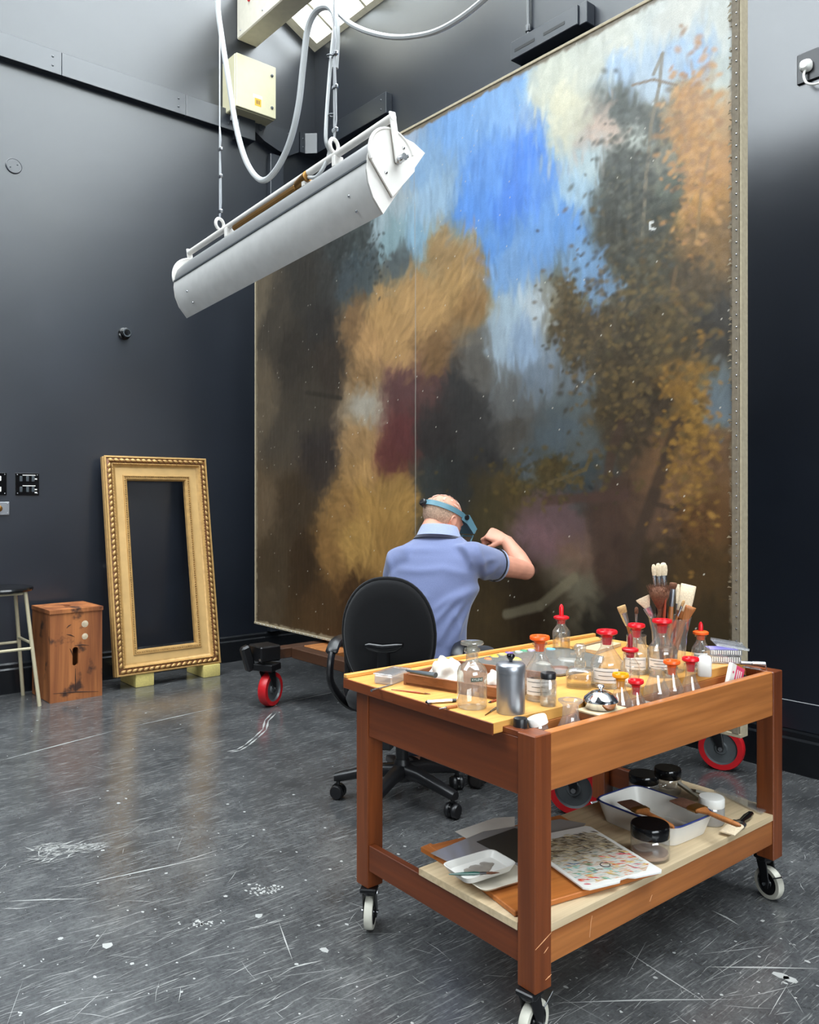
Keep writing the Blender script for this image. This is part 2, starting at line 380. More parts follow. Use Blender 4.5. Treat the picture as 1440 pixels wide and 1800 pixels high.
def link(name, me, mat, parent=None, smooth=35, loc=None, rot=None):
    o = bpy.data.objects.new(name, me); COL.objects.link(o)
    if mat is not None and not me.materials: me.materials.append(mat)
    if smooth:
        me.polygons.foreach_set('use_smooth', [True] * len(me.polygons))
        if smooth < 180: me.set_sharp_from_angle(angle=math.radians(smooth))
    if parent is not None: o.parent = parent
    if loc is not None: o.location = loc
    if rot is not None: o.rotation_euler = rot
    return o
def tag(o, label=None, cat=None, group=None, kind=None):
    if label: o['label'] = label
    if cat: o['category'] = cat
    if group: o['group'] = group
    if kind: o['kind'] = kind
    return o
def thing(name, label, cat, loc=(0, 0, 0), rz=0.0, group=None):
    e = bpy.data.objects.new(name, None); COL.objects.link(e); e.empty_display_size = 0.05
    e.location = loc; e.rotation_euler = (0, 0, rz)
    return tag(e, label, cat, group)
def struct(o): o['kind'] = 'structure'; return o
def dup(o, parent, loc=None, rot=None):
    c = o.copy(); COL.objects.link(c); c.parent = parent
    if loc is not None: c.location = loc
    if rot is not None: c.rotation_euler = rot
    return c
def arc(c, r, a0, a1, n, ex, ey):
    return [Vector(c) + ex * (r * math.cos(a0 + (a1 - a0) * i / n)) + ey * (r * math.sin(a0 + (a1 - a0) * i / n)) for i in range(n + 1)]
def smoothpath(pts, sub=6):
    P = [Vector(p) for p in pts]; out = []
    for i in range(len(P) - 1):
        p0, p1, p2, p3 = P[max(i - 1, 0)], P[i], P[i + 1], P[min(i + 2, len(P) - 1)]
        for k in range(sub):
            t = k / sub
            out.append(0.5 * ((2 * p1) + (p2 - p0) * t + (2 * p0 - 5 * p1 + 4 * p2 - p3) * t * t + (3 * p1 - p0 - 3 * p2 + p3) * t ** 3))
    return out + [P[-1]]
def remesh(b, voxel, smooth_it=6, fac=0.5):
    me = bpy.data.meshes.new('tmp'); bmesh.ops.recalc_face_normals(b.bm, faces=b.bm.faces); b.bm.to_mesh(me); b.bm.free()
    o = bpy.data.objects.new('tmp', me); COL.objects.link(o)
    r = o.modifiers.new('r', 'REMESH'); r.mode = 'VOXEL'; r.voxel_size = voxel
    s = o.modifiers.new('s', 'SMOOTH'); s.iterations = smooth_it; s.factor = fac
    dg = bpy.context.evaluated_depsgraph_get()
    out = bpy.data.meshes.new_from_object(o.evaluated_get(dg))
    bpy.data.objects.remove(o); bpy.data.meshes.remove(me)
    return out

# ================================================================== the room
T = 0.15
def gable(name, x0, x1):
    zf = RIDGE_Z - (RIDGE_Y - WF) * math.tan(PITCH)
    poly = [(WF, 0), (WB, 0), (WB, EAVE), (RIDGE_Y, RIDGE_Z), (WF, zf)]
    b = B(); a = b._v([(x0, y, z) for y, z in poly]); c = b._v([(x1, y, z) for y, z in poly]); b.skin([a, c])
    return struct(b.done(name, M['wall'], smooth=0))
gable('wall_left', WL - T, WL)
b = B()
for pl in ([(WF, 0), (WY0, 0), (WY0, WZ1 + 1.0), (WF, WZ1 + 1.0)], [(WY0, 0), (WY1, 0), (WY1, WZ0), (WY0, WZ0)], [(WY0, WZ1), (WY1, WZ1), (WY1, WZ1 + 1.0), (WY0, WZ1 + 1.0)], [(WY1, 0), (WB, 0), (WB, WZ1 + 1.0), (WY1, WZ1 + 1.0)],
           [(WF, WZ1 + 1.0), (WB, WZ1 + 1.0), (WB, EAVE), (RIDGE_Y, RIDGE_Z), (WF, RIDGE_Z - (RIDGE_Y - WF) * math.tan(PITCH))]):
    b.skin([b._v([(x, y, z) for y, z in pl]) for x in (WR, WR + T)])
struct(b.done('wall_right', M['wall'], smooth=0))
w3 = B(); w3.b2((WR + .02, WY0, WZ0), (WR + .09, WY0 + .06, WZ1)).b2((WR + .02, WY1 - .06, WZ0), (WR + .09, WY1, WZ1)).b2((WR + .02, WY0 + .06, WZ0), (WR + .09, WY1 - .06, WZ0 + .06)).b2((WR + .02, WY0 + .06, WZ1 - .06), (WR + .09, WY1 - .06, WZ1))
w3 = struct(w3.done('window_3', M['roof_white'], smooth=0))
for i in range(4):
    y0, y1 = WY0 + .06 + (WY1 - WY0 - .12) * i / 4, WY0 + .06 + (WY1 - WY0 - .12) * (i + 1) / 4
    B().b2((WR + .05, y0, WZ0 + .06), (WR + .056, y1, WZ1 - .06)).done('pane', M['pane'], w3, 0)
    if i: B().b2((WR + .025, y0 - .018, WZ0 + .06), (WR + .085, y0 + .018, WZ1 - .06)).done('glazing_bar', M['roof_white'], w3, 0)
struct(B().b2((WL - T, WB, 0), (WR + T, WB + T, EAVE)).done('wall_back', M['wall'], smooth=0))
ZF = RIDGE_Z - (RIDGE_Y - WF) * math.tan(PITCH)
struct(B().b2((WL - T, WF - T, 0), (WR + T, WF, ZF)).done('wall_front', M['wall'], smooth=0))
floor = struct(B().b2((WL - T, WF - T, -0.1), (WR + T, WB + T, 0)).done('floor', M['floor'], smooth=0))
b = B()
P = [(RIDGE_Y, RIDGE_Z), (WF - T, ZF), (WF - T, ZF + 0.12), (RIDGE_Y, RIDGE_Z + 0.12)]
for u0, u1 in ((WL - T, SX0), (SX1, WR + T)):
    a = b._v([(u0, y, z) for y, z in P]); c = b._v([(u1, y, z) for y, z in P]); b.skin([a, c])
struct(b.done('ceiling', M['ceiling'], smooth=0))

# glazed north slope of the roof
def slope(x, s, n=0.0):            # s metres up the slope from the eave, n metres off its underside
    return Vector((x, WB - s * math.cos(PITCH) + n * math.sin(PITCH), EAVE + s * math.sin(PITCH) + n * math.cos(PITCH)))
def slopebox(b, x0, x1, s0, s1, n0, n1):
    v = [[b.bm.verts.new(slope(x, s, n)) for x, s in ((x0, s0), (x1, s0), (x1, s1), (x0, s1))] for n in (n0, n1)]
    b.skin(v); return b
win = B(); S1 = _sl
slopebox(win, WL - T, WR + T, -0.02, 0.045, 0, 0.09); slopebox(win, WL - T, WR + T, S1 - 0.1, S1 + 0.05, 0, 0.09)
slopebox(win, WL - T, -5.67, 0.045, S1 - 0.1, 0, 0.09); slopebox(win, WR - 0.08, WR + T, 0.045, S1 - 0.1, 0, 0.09)
win = struct(win.done('window_1', M['roof_white'], smooth=0))
xs = [-5.67] + [-5.43 + 0.43 * i for i in range(21)] + [WR - 0.08]
for i in range(len(xs) - 1):
    x0, x1 = xs[i], xs[i + 1]
    slopebox(B(), x0, x1, 0.045, S1 - 0.1, 0.055, 0.061).done('pane', M['pane'], win, 0)
    if i: slopebox(B(), x0 - 0.012, x0 + 0.012, 0.045, S1 - 0.1, 0.0, 0.075).done('glazing_bar', M['roof_white'], win, 0)
slopebox(B(), -5.67, WR - 0.08, 2.3, 2.36, -0.06, 0.05).done('purlin', M['roof_white'], win, 0)

def slope2(x, s, n=0.0):           # the same on the south slope, s metres down from the ridge
    return Vector((x, RIDGE_Y - s * math.cos(PITCH) - n * math.sin(PITCH), RIDGE_Z - s * math.sin(PITCH) + n * math.cos(PITCH)))
def slopebox2(b, x0, x1, s0, s1, n0, n1):
    b.skin([[b.bm.verts.new(slope2(x, s, n)) for x, s in ((x0, s0), (x1, s0), (x1, s1), (x0, s1))] for n in (n0, n1)]); return b
w2 = B(); S2 = _sl2
slopebox2(w2, SX0 - .02, SX1 + .02, -.05, .1, 0, .09); slopebox2(w2, SX0 - .02, SX1 + .02, S2 - .1, S2 + .2, 0, .09); slopebox2(w2, SX0 - .02, SX0 + .06, .1, S2 - .1, 0, .09); slopebox2(w2, SX1 - .06, SX1 + .02, .1, S2 - .1, 0, .09)
w2 = struct(w2.done('window_2', M['roof_white'], smooth=0))
for i in range(8):
    x0, x1 = SX0 + .06 + (SX1 - .12 - SX0) * i / 8, SX0 + .06 + (SX1 - .12 - SX0) * (i + 1) / 8
    slopebox2(B(), x0, x1, .1, S2 - .1, .055, .061).done('pane', M['pane'], w2, 0)
    if i: slopebox2(B(), x0 - .012, x0 + .012, .1, S2 - .1, 0, .075).done('glazing_bar', M['roof_white'], w2, 0)

# baseboards with their two-step top
def skirting(name, p0, p1, n):
    prof = [(0, 0), (0.022, 0), (0.022, 0.155), (0.014, 0.165), (0.014, 0.188), (0.006, 0.2), (0, 0.2)]
    b = B(); p0, p1, n = Vector(p0), Vector(p1), Vector(n)
    b.skin([b._v([p + n * a + UP * h for a, h in prof]) for p in (p0, p1)])
    return struct(b.done(name, M['skirting'], smooth=0))
skirting('baseboard_left', (WL, WF, 0), (WL, WB, 0), (1, 0, 0))
skirting('baseboard_back', (WL, WB, 0), (WR, WB, 0), (0, -1, 0))
skirting('baseboard_right', (WR, WF, 0), (WR, WB, 0), (-1, 0, 0))
skirting('baseboard_front', (WL, WF, 0), (WR, WF, 0), (0, 1, 0))
struct(B().b2((-1.9, WB - 0.008, 0.2), (WR, WB, 0.335), 0.003).done('trim_1', M['wall'], smooth=0))

# scuffs, scratches and paint spots on the lino (flat print of wear)
b = B(); rnd = random.Random(11)
def streak(p, ang, L, w, bend=0.0):
    d = Vector((math.cos(ang), math.sin(ang), 0)); n = Vector((-d.y, d.x, 0)); z = Vector((0, 0, 0.0006))
    q = Vector((p[0], p[1], 0)) + z; mid = q + n * bend
    b.poly([q - d * L / 2, mid - n * w / 2, q + d * L / 2, mid + n * w / 2])
def spot(p, r):
    k = rnd.randint(5, 7); ph = rnd.random() * 6; st = rnd.uniform(0.5, 1.0)
    b.poly([(p[0] + r * math.cos(ph + 2 * PI * i / k) * rnd.uniform(.6, 1.2), p[1] + st * r * math.sin(ph + 2 * PI * i / k) * rnd.uniform(.6, 1.2), 0.0006) for i in range(k)])
for i in range(1250):
    px, py = rnd.uniform(-60, 1500), 1140 + 700 * rnd.random() ** 0.8
    p = onz(px, py, 0)
    if p.x < WL + .03 or p.y > WB - .03: continue
    near = dep(p)
    if rnd.random() < 0.62:
        ang = PI / 2 + rnd.gauss(-0.1, 0.2) if rnd.random() < 0.8 else rnd.uniform(0, PI)
        streak(p, ang, rnd.choice([.03, .05, .07, .1, .18]) * rnd.uniform(.6, 1.5), rnd.uniform(.0008, .0022), rnd.uniform(-.004, .004))
    else: spot(p, rnd.choice([.002, .003, .003, .005, .008]))
for (x0, y0, x1, y1, w) in [(-10, 1340, 215, 1281, .012), (215, 1281, 400, 1240, .011), (110, 1562, 385, 1503, .008), (0, 1585, 160, 1580, .007), (0, 1597, 60, 1595, .004),
        (420, 1638, 505, 1612, .004), (960, 1764, 1300, 1757, .006), (1240, 1700, 1440, 1703, .008), (1090, 1665, 1250, 1768, .005), (1250, 1600, 1300, 1627, .008),
        (500, 1705, 570, 1688, .006), (60, 1790, 130, 1760, .006), (240, 1470, 330, 1450, .004), (300, 1520, 390, 1492, .004), (640, 1205, 500, 1235, .006), (490, 1620, 515, 1690, .004)]:
    p, q = onz(x0, y0, 0), onz(x1, y1, 0); d = q - p
    streak((p + q) / 2, math.atan2(d.y, d.x), d.length, w, rnd.uniform(-.006, .006))
for off in (0, 6):                                       # the double curved mark by the caster
    pts = [onz(x + off, y + off * .2, 0) for x, y in ((478, 1254), (466, 1266), (462, 1282), (447, 1296), (430, 1310), (416, 1318), (400, 1321))]
    for p, q in zip(pts, pts[1:]):
        d = q - p; streak((p + q) / 2, math.atan2(d.y, d.x), d.length * 1.25, .012)
for i in range(90):                                      # white smear near the left edge
    t = rnd.random(); p = onz(62 + 115 * t, 1496 + rnd.gauss(0, 9 * (1.15 - t)) - 8 * t, 0)
    streak(p, PI / 2 + rnd.gauss(-.15, .5), rnd.uniform(.03, .12), rnd.uniform(.002, .007), rnd.uniform(-.01, .01))
for i in range(60): spot(onz(465 + rnd.gauss(0, 16), 1564 + rnd.gauss(0, 4), 0), rnd.uniform(.003, .008))
for i in range(25): spot(onz(350 + rnd.gauss(0, 20), 1622 + rnd.gauss(0, 4), 0), rnd.uniform(.003, .007))
for x, y, r in [(209, 1412, .012), (222, 1404, .01), (456, 1610, .016), (190, 1662, .02), (430, 1427, .008), (1375, 1716, .025), (1390, 1722, .02), (570, 1670, .018)]: spot(onz(x, y, 0), r)
sc = b.done('scuff_marks', M['scuff'], floor, 0); sc['kind'] = 'stuff'

# ------------------------------------------------------------------ wall fittings
def screw(parent, p, n, r=0.006, mat='steel'):
    B().lathe([(r, 0), (r, 0.002), (r * .6, 0.004), (0, 0.0045)], 8, p, n, True).done('screw', M[mat], parent)
t = thing('cable_trunking', 'grey painted cable trunking running along the high left wall', 'trunking', (WL, 1.0, 4.2))
o = Vector((WL, 1.0, 4.2))
def L(*p): return Vector(p) - o
ln = [WF + 0.02, 0.4, 1.75, 2.64, 3.05]
for y0, y1 in zip(ln, ln[1:]):
    B().b2(L(WL, y0 + .001, 4.125), L(WL + .06, y1 - .001, 4.283), 0.003).done('trunking_length', M['trunking'], t, 0)
    for z in (4.175, 4.235): screw(t, L(WL + .06, y1 - .06, z), (1, 0, 0), .008, 'trunking')
B().b2(L(WL, 3.05, 4.08), L(WL + .1, 3.2, 4.30), 0.004).done('junction_box', M['trunking'], t, 0)
b = B(); pl = [(3.2, 4.26), (3.5, 4.27), (3.62, 4.285), (3.62, 4.12), (3.52, 4.06), (3.42, 4.08), (3.3, 4.12), (3.2, 4.18)]
b.skin([b._v([L(x, y, z) for y, z in pl]) for x in (WL, WL + .07)]); b.done('elbow', M['trunking'], t, 0)
t2 = t; t = thing('wall_trunking', 'grey painted trunking length and corner piece on back wall', 'trunking', (WL + .3, WB, 4.2)); o = Vector((WL + .3, WB, 4.2))
b = B(); pl = [(WL, 3.63), (WL + .07, 3.63), (WL + .07, WB - .14), (WL + .14, WB - .07), (WL + .3, WB - .07), (WL + .3, WB), (WL, WB)]
b.skin([b._v([L(x, y, z) for x, y in pl]) for z in (4.125, 4.29)]); b.done('corner_piece', M['trunking'], t, 0)
B().b2(L(WL + .3, WB - .06, 4.135), L(-4.72, WB, 4.295), 0.003).done('trunking_length', M['trunking'], t, 0)
for x in (WL + .36, -4.78):
    for z in (4.18, 4.25): screw(t, L(x, WB - .06, z), (0, -1, 0), .008, 'trunking')
for z in (4.17, 4.24): screw(t, L(WL + .07, 3.66, z), (1, 0, 0), .008, 'trunking')
t = t2; o = Vector((WL, 1.0, 4.2))
for z in (4.17, 4.24): screw(t, L(WL + .07, 3.52, z), (1, 0, 0), .008, 'trunking')
tag(B().b2((0, -.06, 0), (.06, .06, 3.84), 0.003).done('trunking_drop', M['trunking'], None, 0, (WL, 3.42, .205)), 'dark vertical trunking dropping down the room corner behind lamp', 'trunking')

t = thing('control_box', 'cream steel control box with yellow sticker high in the corner', 'electrical box', (WL, 3.14, 4.24))
B().b2((0, -.175, 0), (.2, .175, .41), 0.006).done('body', M['cream'], t, 0)
B().b2((.203, -.172, .003), (.222, .172, .407), 0.004).done('door', M['cream'], t, 0)
for z in (.08, .33): B().lathe([(.012, 0), (.012, .006), (.006, .008), (0, .008)], 10, (.222, .135, z), (1, 0, 0), True).done('lock', M['dark_grey'], t)
B().b2((.2222, -.03, .115), (.2228, .05, .14)).done('white_label', M['white_pl'], t, 0)
st = B().b2((.2222, -.015, .055), (.2230, .04, .113)).done('warning_sticker', M['yellow_sticker'], t, 0)
for k in range(3): B().b2((.2231, -.003 + k * .012, .07), (.2235, .003 + k * .012, .1)).done('printed_bar', M['ink'], st, 0)
for y in (-.13, .12): B().b2((0.02, y - .015, -.05), (.08, y + .015, 0), .004).done('gland', M['trunking'], t)

t = thing('overhead_unit', 'long pale box unit sticking out of the wall above the control box', 'unit', (WL, 3.18, 4.88))
B().b2((0, -.09, 0), (1.5, .09, .36), 0.008).done('casing', M['off_white'], t, 0)
B().lathe([(.014, 0), (.014, .01), (0, .012)], 12, (.2, -.09, .22), (0, -1, 0), True).done('red_lamp', M['red_pl'], t)
for x in (.06, .4): screw(t, (x, -.09, .05), (0, -1, 0), .008)

t = thing('slotted_wall_box', 'grey painted box with two slots above the big painting', 'electrical box', (-3.16, WB, 3.985))
B().b2((-.285, -.09, 0), (.23, 0, .115), 0.004).done('body', M['trunking'], t, 0)
B().b2((.23, -.075, -.005), (.285, 0, .12), 0.004).done('end_cap', M['trunking'], t, 0)
for x in (-.17, .06): B().b2((x - .08, -.0915, .04), (x + .08, -.089, .058), 0).done('slot', M['black'], t, 0)
B().cyl((-.2, -.02, .115), (-.2, -.02, 1.04), .011).done('conduit_pipe', M['trunking'], t)
B().lathe([(.018, 0), (.02, .02), (.018, .04)], 12, (-.2, -.02, .17), (0, 0, 1), True, True).done('conduit_coupling', M['trunking'], t)

t = thing('wall_socket', 'dark double socket with white plug on the back wall', 'socket', onY(1424, 117, WB))
B().b2((-.055, -.012, -.07), (.13, 0, .07), .004).done('plate', M['black_metal'], t, 0)
B().b2((.06, -.0145, -.03), (.1, -.012, .03), .001).done('rocker', M['black'], t, 0)
t = thing('mains_plug', 'white mains plug and cable pushed into the back wall socket', 'plug', onY(1419, 117, WB - .013))
b = B(); b.loft([((0, -y, 0), (rx, 0, 0), (0, 0, rz)) for y, rx, rz in ((0, .026, .026), (.015, .027, .027), (.03, .022, .022), (.036, .014, .016))], 16, .7); b.done('plug_body', M['white_pl'], t)
B().tube(smoothpath([(0, -.02, -.024), (-.004, -.025, -.05), (.012, -.03, -.09), (.05, -.02, -.105), (.12, -.01, -.1)], 5), .0055).done('cable', M['white_pl'], t)

def switch_plate(name, label, cat, yc, zc, w, h, kind):
    t = thing(name, label, cat, (WL, yc, zc))
    B().b2((0, -w / 2, -h / 2), (.01, w / 2, h / 2), .002).done('plate', M['black_gloss' if kind else 'dull_steel'], t, 0)
    for sy in (-1, 1):
        for sz in (-1, 1): screw(t, (.01, sy * (w / 2 - .012), sz * (h / 2 - .012)), (1, 0, 0), .004)
    return t
t = switch_plate('switch_panel', 'black square switch panel with four white rockers on left wall', 'switch', 1.345, 1.37, .147, .147, 1)
for y in (-.02, .03):
    for z in (-.035, .035): B().b2((.01, y - .01, z - .016), (.016, y + .01, z + .016), .003).done('rocker', M['white_pl'], t, 0)
t = switch_plate('socket_panel', 'black square socket panel right of the white rocker switches', 'socket', 1.545, 1.37, .147, .147, 1)
for z in (-.035, .035):
    for y in (-.04, 0, .035): B().b2((.01, y - .009, z - .018), (.015, y + .009, z + .018), .003).done('rocker', M['dark_grey'], t, 0)
    for y0, y1 in ((-.03, .05),): B().b2((.01, y0, z + .022), (.0108, y1, z + .027)).done('printed_line', M['white_pl'], t, 0)
for z in (-.055, -.035, .035): B().b2((.01, .045, z - .004), (.0108, .06, z + .004)).done('printed_line', M['white_pl'], t, 0)
t = switch_plate('dimmer_plate', 'steel dimmer plate with round knob below the switch panel', 'switch', 1.36, 1.21, .15, .085, 0)
B().lathe([(.022, 0), (.02, .016), (.012, .02), (0, .02)], 20, (.01, .01, 0), (1, 0, 0), True).done('dimmer_knob', M['brass'], t)
t = thing('blanking_disc', 'painted round blanking disc on the left wall', 'cover', onX(24, 292, WL))
B().lathe([(.05, 0), (.05, .006), (.046, .009), (.044, .007), (0, .007)], 32, (0, 0, 0), (1, 0, 0), True).done('disc', M['wall'], t)
for s in (-1, 1): screw(t, (.007, s * .022, s * .012), (1, 0, 0), .005, 'dark_grey')
t = thing('wall_buffer', 'small round black knob on the dark left wall', 'knob', onX(218, 587, WL))
B().lathe([(.043, 0), (.043, .012), (.036, .016), (.02, .016), (.02, .03), (.034, .045), (.034, .058), (.026, .064), (.014, .062), (0, .062)], 24, (0, 0, 0), (1, 0, 0), True).done('knob', M['black_gloss'], t)
B().lathe([(.03, 0), (.03, .004), (.022, .004)], 24, (.0605, 0, 0), (1, 0, 0)).done('knob_ring', M['dark_grey'], t)
t = thing('wall_hook', 'tiny white round hook on wall beside the gilded frame', 'hook', onX(191, 998, WL))
B().lathe([(.006, 0), (.006, .04), (.018, .045), (.02, .055), (.012, .064), (0, .066)], 14, (0, 0, 0), (1, 0, 0), True).done('hook', M['white_pl'], t)

# ------------------------------------------------------------------ hanging picture light
LX, LY, LZ = -2.105, 1.69, 2.404
lamp = thing('picture_light', 'white trough lamp hanging on two wires before the painting', 'lamp', (LX, LY, LZ))
lamp.rotation_euler = (0, math.radians(-3.6), 0)
LL = 1.47
prof = [(.159, .063), (.11, .085), (.05, .092), (0, .082), (-.045, .06), (-.08, .022), (-.092, -.012), (-.094, -.03), (-.098, -.06), (-.093, -.105), (-.075, -.15), (-.037, -.196)]
def offs(p, k): return [(y + k * .797, z + k * -.603) for y, z in p]
def trough(i0, i1, name, mat):
    b = B(); pr = prof[i0:i1]; inn = [(y * (1 - .05) + .004, z * (1 - .05) - .003) for y, z in reversed(pr)]
    b.skin([b._v([(x, y, z) for y, z in pr + inn]) for x in (-LL, 0)]); return b.done(name, M[mat], lamp, 30)
trough(0, 8, 'upper_reflector', 'grey_metal_dark'); trough(7, 12, 'lower_reflector', 'grey_metal')
B().b2((-LL, -.099, -.036), (0, -.091, -.03)).done('seam', M['dark_grey'], lamp, 0)
for x in (0.0, -LL):
    b = B(); b.skin([b._v([(x + dx, y, z) for y, z in prof]) for dx in (-.004, .004)]); b.done('end_plate', M['white_metal'], lamp, 0)
    s = 1 if x == 0 else -1
    pl = arc((x + s * .012, 0, -.005), .1, -.35 * PI, PI * 1.0, 24, Vector((0, 1, 0)), UP) + [Vector((x + s * .012, -.02, -.13)), Vector((x + s * .012, .03, -.11))]
    pl = arc((x + s * .012, 0, 0), .098, -.08 * PI, PI * 1.08, 24, Vector((0, 1, 0)), UP) + [Vector((x + s * .012, -.005, -.135))]
    b = B(); b.skin([b._v([p + Vector((dx * s, 0, 0)) for p in pl]) for dx in (0, .006)]); pv = b.done('pivot_plate', M['white_metal'], lamp, 0)
    B().tube(arc((x + s * .016, 0, 0), .093, .1 * PI, PI * 1.1, 20, Vector((0, 1, 0)), UP), .006, 6).done('pivot_rim', M['white_metal'], lamp)
    B().box((x + s * .03, .006, .062), (.008, .028, .17), .003, (.12, 0, 0)).done('pivot_arm', M['white_metal'], lamp, 0)
    B().cyl((x + s * .02, .018, -.01), (x + s * .06, .018, -.01), .012).done('wing_nut', M['steel'], lamp)
    B().box((x + s * .052, .018, -.01), (.008, .05, .014), .003, (.5, 0, 0)).done('wing', M['steel'], lamp, 0)
    for yy, zz in ((.05, .045), (-.03, -.06)): screw(lamp, (x + s * .018, yy, zz), (s, 0, 0), .006)
B().cyl((-LL - .03, -.003, .128), (.035, -.003, .128), .013, n=14).done('top_bar', M['white_metal'], lamp)
B().b2((-1.05, -.02, .088), (-.55, .03, .112), .006).done('ballast_box', M['brass'], lamp, 0)
for x in (-1.12, -.5, -.3): B().b2((x, -.02, .08), (x + .02, .02, .12), .002).done('bracket', M['white_metal'], lamp, 0)
B().cyl((-.55, 0, .11), (-.47, -.01, .115), .02).done('cable_gland', M['brass'], lamp)
B().cyl((-LL + .05, .02, -.03), (-.05, .02, -.03), .016, n=14).done('lamp_tube', M['white_pl'], lamp)
for x in (-.13, -LL + .1):
    for z in (-.11, -.16): screw(lamp, (x - z * .2, -.09 if z > -.12 else -.068, z), (0, -1, 0), .005)
def lampw(x, z): return lamp.matrix_basis @ Vector((x, -.003, z))
lamp.rotation_mode = 'XYZ'
ROT = Euler((0, math.radians(-3.6), 0)).to_matrix()
def lw(x, z): return Vector((LX, LY, LZ)) + ROT @ Vector((x, -.003, z))
ROOF_Z = slope(0, 2.33, -.06).z
for nm, lab, xx in (('suspension_wire', 'left hanging wire holding up the far end of lamp', -1.19), ('suspension_wire', 'right hanging wire with grey cable tied along it', -.305)):
    p = lw(xx, .135)
    t = thing(nm, lab, 'wire', p, 0, None)
    yoff = slope(0, 2.33, -.06).y - p.y
    B().tube([(0, 0, .06), (0, 0, .9), (0, yoff * .3, 2.2), (0, yoff, ROOF_Z - p.z - .01)], .0035, 6).done('cable', M['wire'], t)
    B().tube([(.004, 0, .06), (.014, 0, .12), (.012, 0, .24), (.003, 0, .36), (.012, 0, .4), (.002, 0, .46)], .003, 6).done('doubled_tail', M['wire'], t)
    b = B(); b.torus((0, 0, .03), .024, .007, 18, 8, (1, .3, 0)); b.done('eye_bolt', M['white_metal'], t)
    for z in (.085, .24, .36):
        B().box((.006, 0, z), (.03, .014, .016), .004).done('wire_clip', M['steel'], t, 0)
cpts = [(374, -260), (378, -120), (382, 0), (390, 66), (400, 130), (415, 222), (434, 286), (460, 317), (486, 298), (510, 248), (525, 185), (533, 115), (541, 52), (556, 20), (576, 12), (589, 28), (592, 66), (589, 120)]
wp = [onY(x, y, 1.74 - .0 * i) for i, (x, y) in enumerate(cpts)]
wp = [Vector((wp[0].x, wp[0].y + .0, min(ROOF_Z, wp[0].z)))] + wp[1:]
t = thing('cable_conduit', 'thick grey flexible conduit hanging in a deep loop above lamp', 'cable', wp[7])
B().tube([p - wp[7] for p in smoothpath(wp, 6)], .0125, 10).done('conduit', M['conduit'], t)
pts = [lw(-.305, .62) + Vector((-.01, .03, 0)), lw(-.31, .4) + Vector((-.012, .0, 0)), lw(-.31, .2) + Vector((-.015, -.02, 0)), lw(-.335, .15), lw(-.38, .08) + Vector((0, -.02, 0)), lw(-.48, .115)]
pts = [wp[-1]] + pts
B().tube([p - wp[7] for p in smoothpath(pts, 6)], .007, 8).done('flex_lead', M['conduit'], t)
for z in (.5, .28): B().torus(lw(-.305, z) - wp[7] + Vector((-.004, .0, 0)), .012, .003, 12, 6).done('cable_tie', M['dark_grey'], t)
sp = [onY(x, y, 1.77) for x, y in ((576, 4), (620, 44), (680, 64), (740, 62), (790, 44), (850, 0), (905, -60), (960, -130))]
sp += [Vector((sp[-1].x + .12, sp[-1].y - .01, sp[-1].z + .35)), Vector((sp[-1].x + .18, sp[-1].y - .02, sp[-1].z + 1.2)), Vector((sp[-1].x + .2, slope(0, 2.33, -.06).y, ROOF_Z - .012))]
t = thing('slack_cable', 'grey cable sagging across the top from the rooflight wire', 'cable', sp[2])
B().tube([p - sp[2] for p in smoothpath(sp, 6)], .0095, 8).done('cable', M['conduit'], t)

# ================================================================== the big canvas on its wheeled easel
PX0, PX1, PY, PZ0, PZ1 = -5.177, -1.565, 2.93, 0.392, 3.33
PW, PH = PX1 - PX0, PZ1 - PZ0
def canvas_uv(px, py):
    p = onY(px, py, PY); return ((p.x - PX0) / PW, (p.z - PZ0) / PH)
NX, NY = 640, 520
rs = np.random.RandomState(5)
def vnoise(fx, fy, seed, octv=4, gain=0.5):
    # value noise on the canvas grid, fx by fy cells
    r = np.random.RandomState(seed); out = np.zeros((NY, NX)); amp = 1.0; tot = 0
    for o in range(octv):
        gx, gy = int(fx * 2 ** o) + 2, int(fy * 2 ** o) + 2
        if gx > NX or gy > NY: break
        g = r.rand(gy, gx)
        x = np.linspace(0, gx - 1.001, NX); y = np.linspace(0, gy - 1.001, NY)
        xi, yi = x.astype(int), y.astype(int); xf, yf = x - xi, y - yi
        xf, yf = xf * xf * (3 - 2 * xf), yf * yf * (3 - 2 * yf)
        a = g[np.ix_(yi, xi)]; b_ = g[np.ix_(yi, xi + 1)]; c_ = g[np.ix_(yi + 1, xi)]; d_ = g[np.ix_(yi + 1, xi + 1)]
        out += amp * ((a * (1 - xf) + b_ * xf) * (1 - yf)[:, None] + (c_ * (1 - xf) + d_ * xf) * yf[:, None])
        tot += amp; amp *= gain
    return out / tot - 0.5
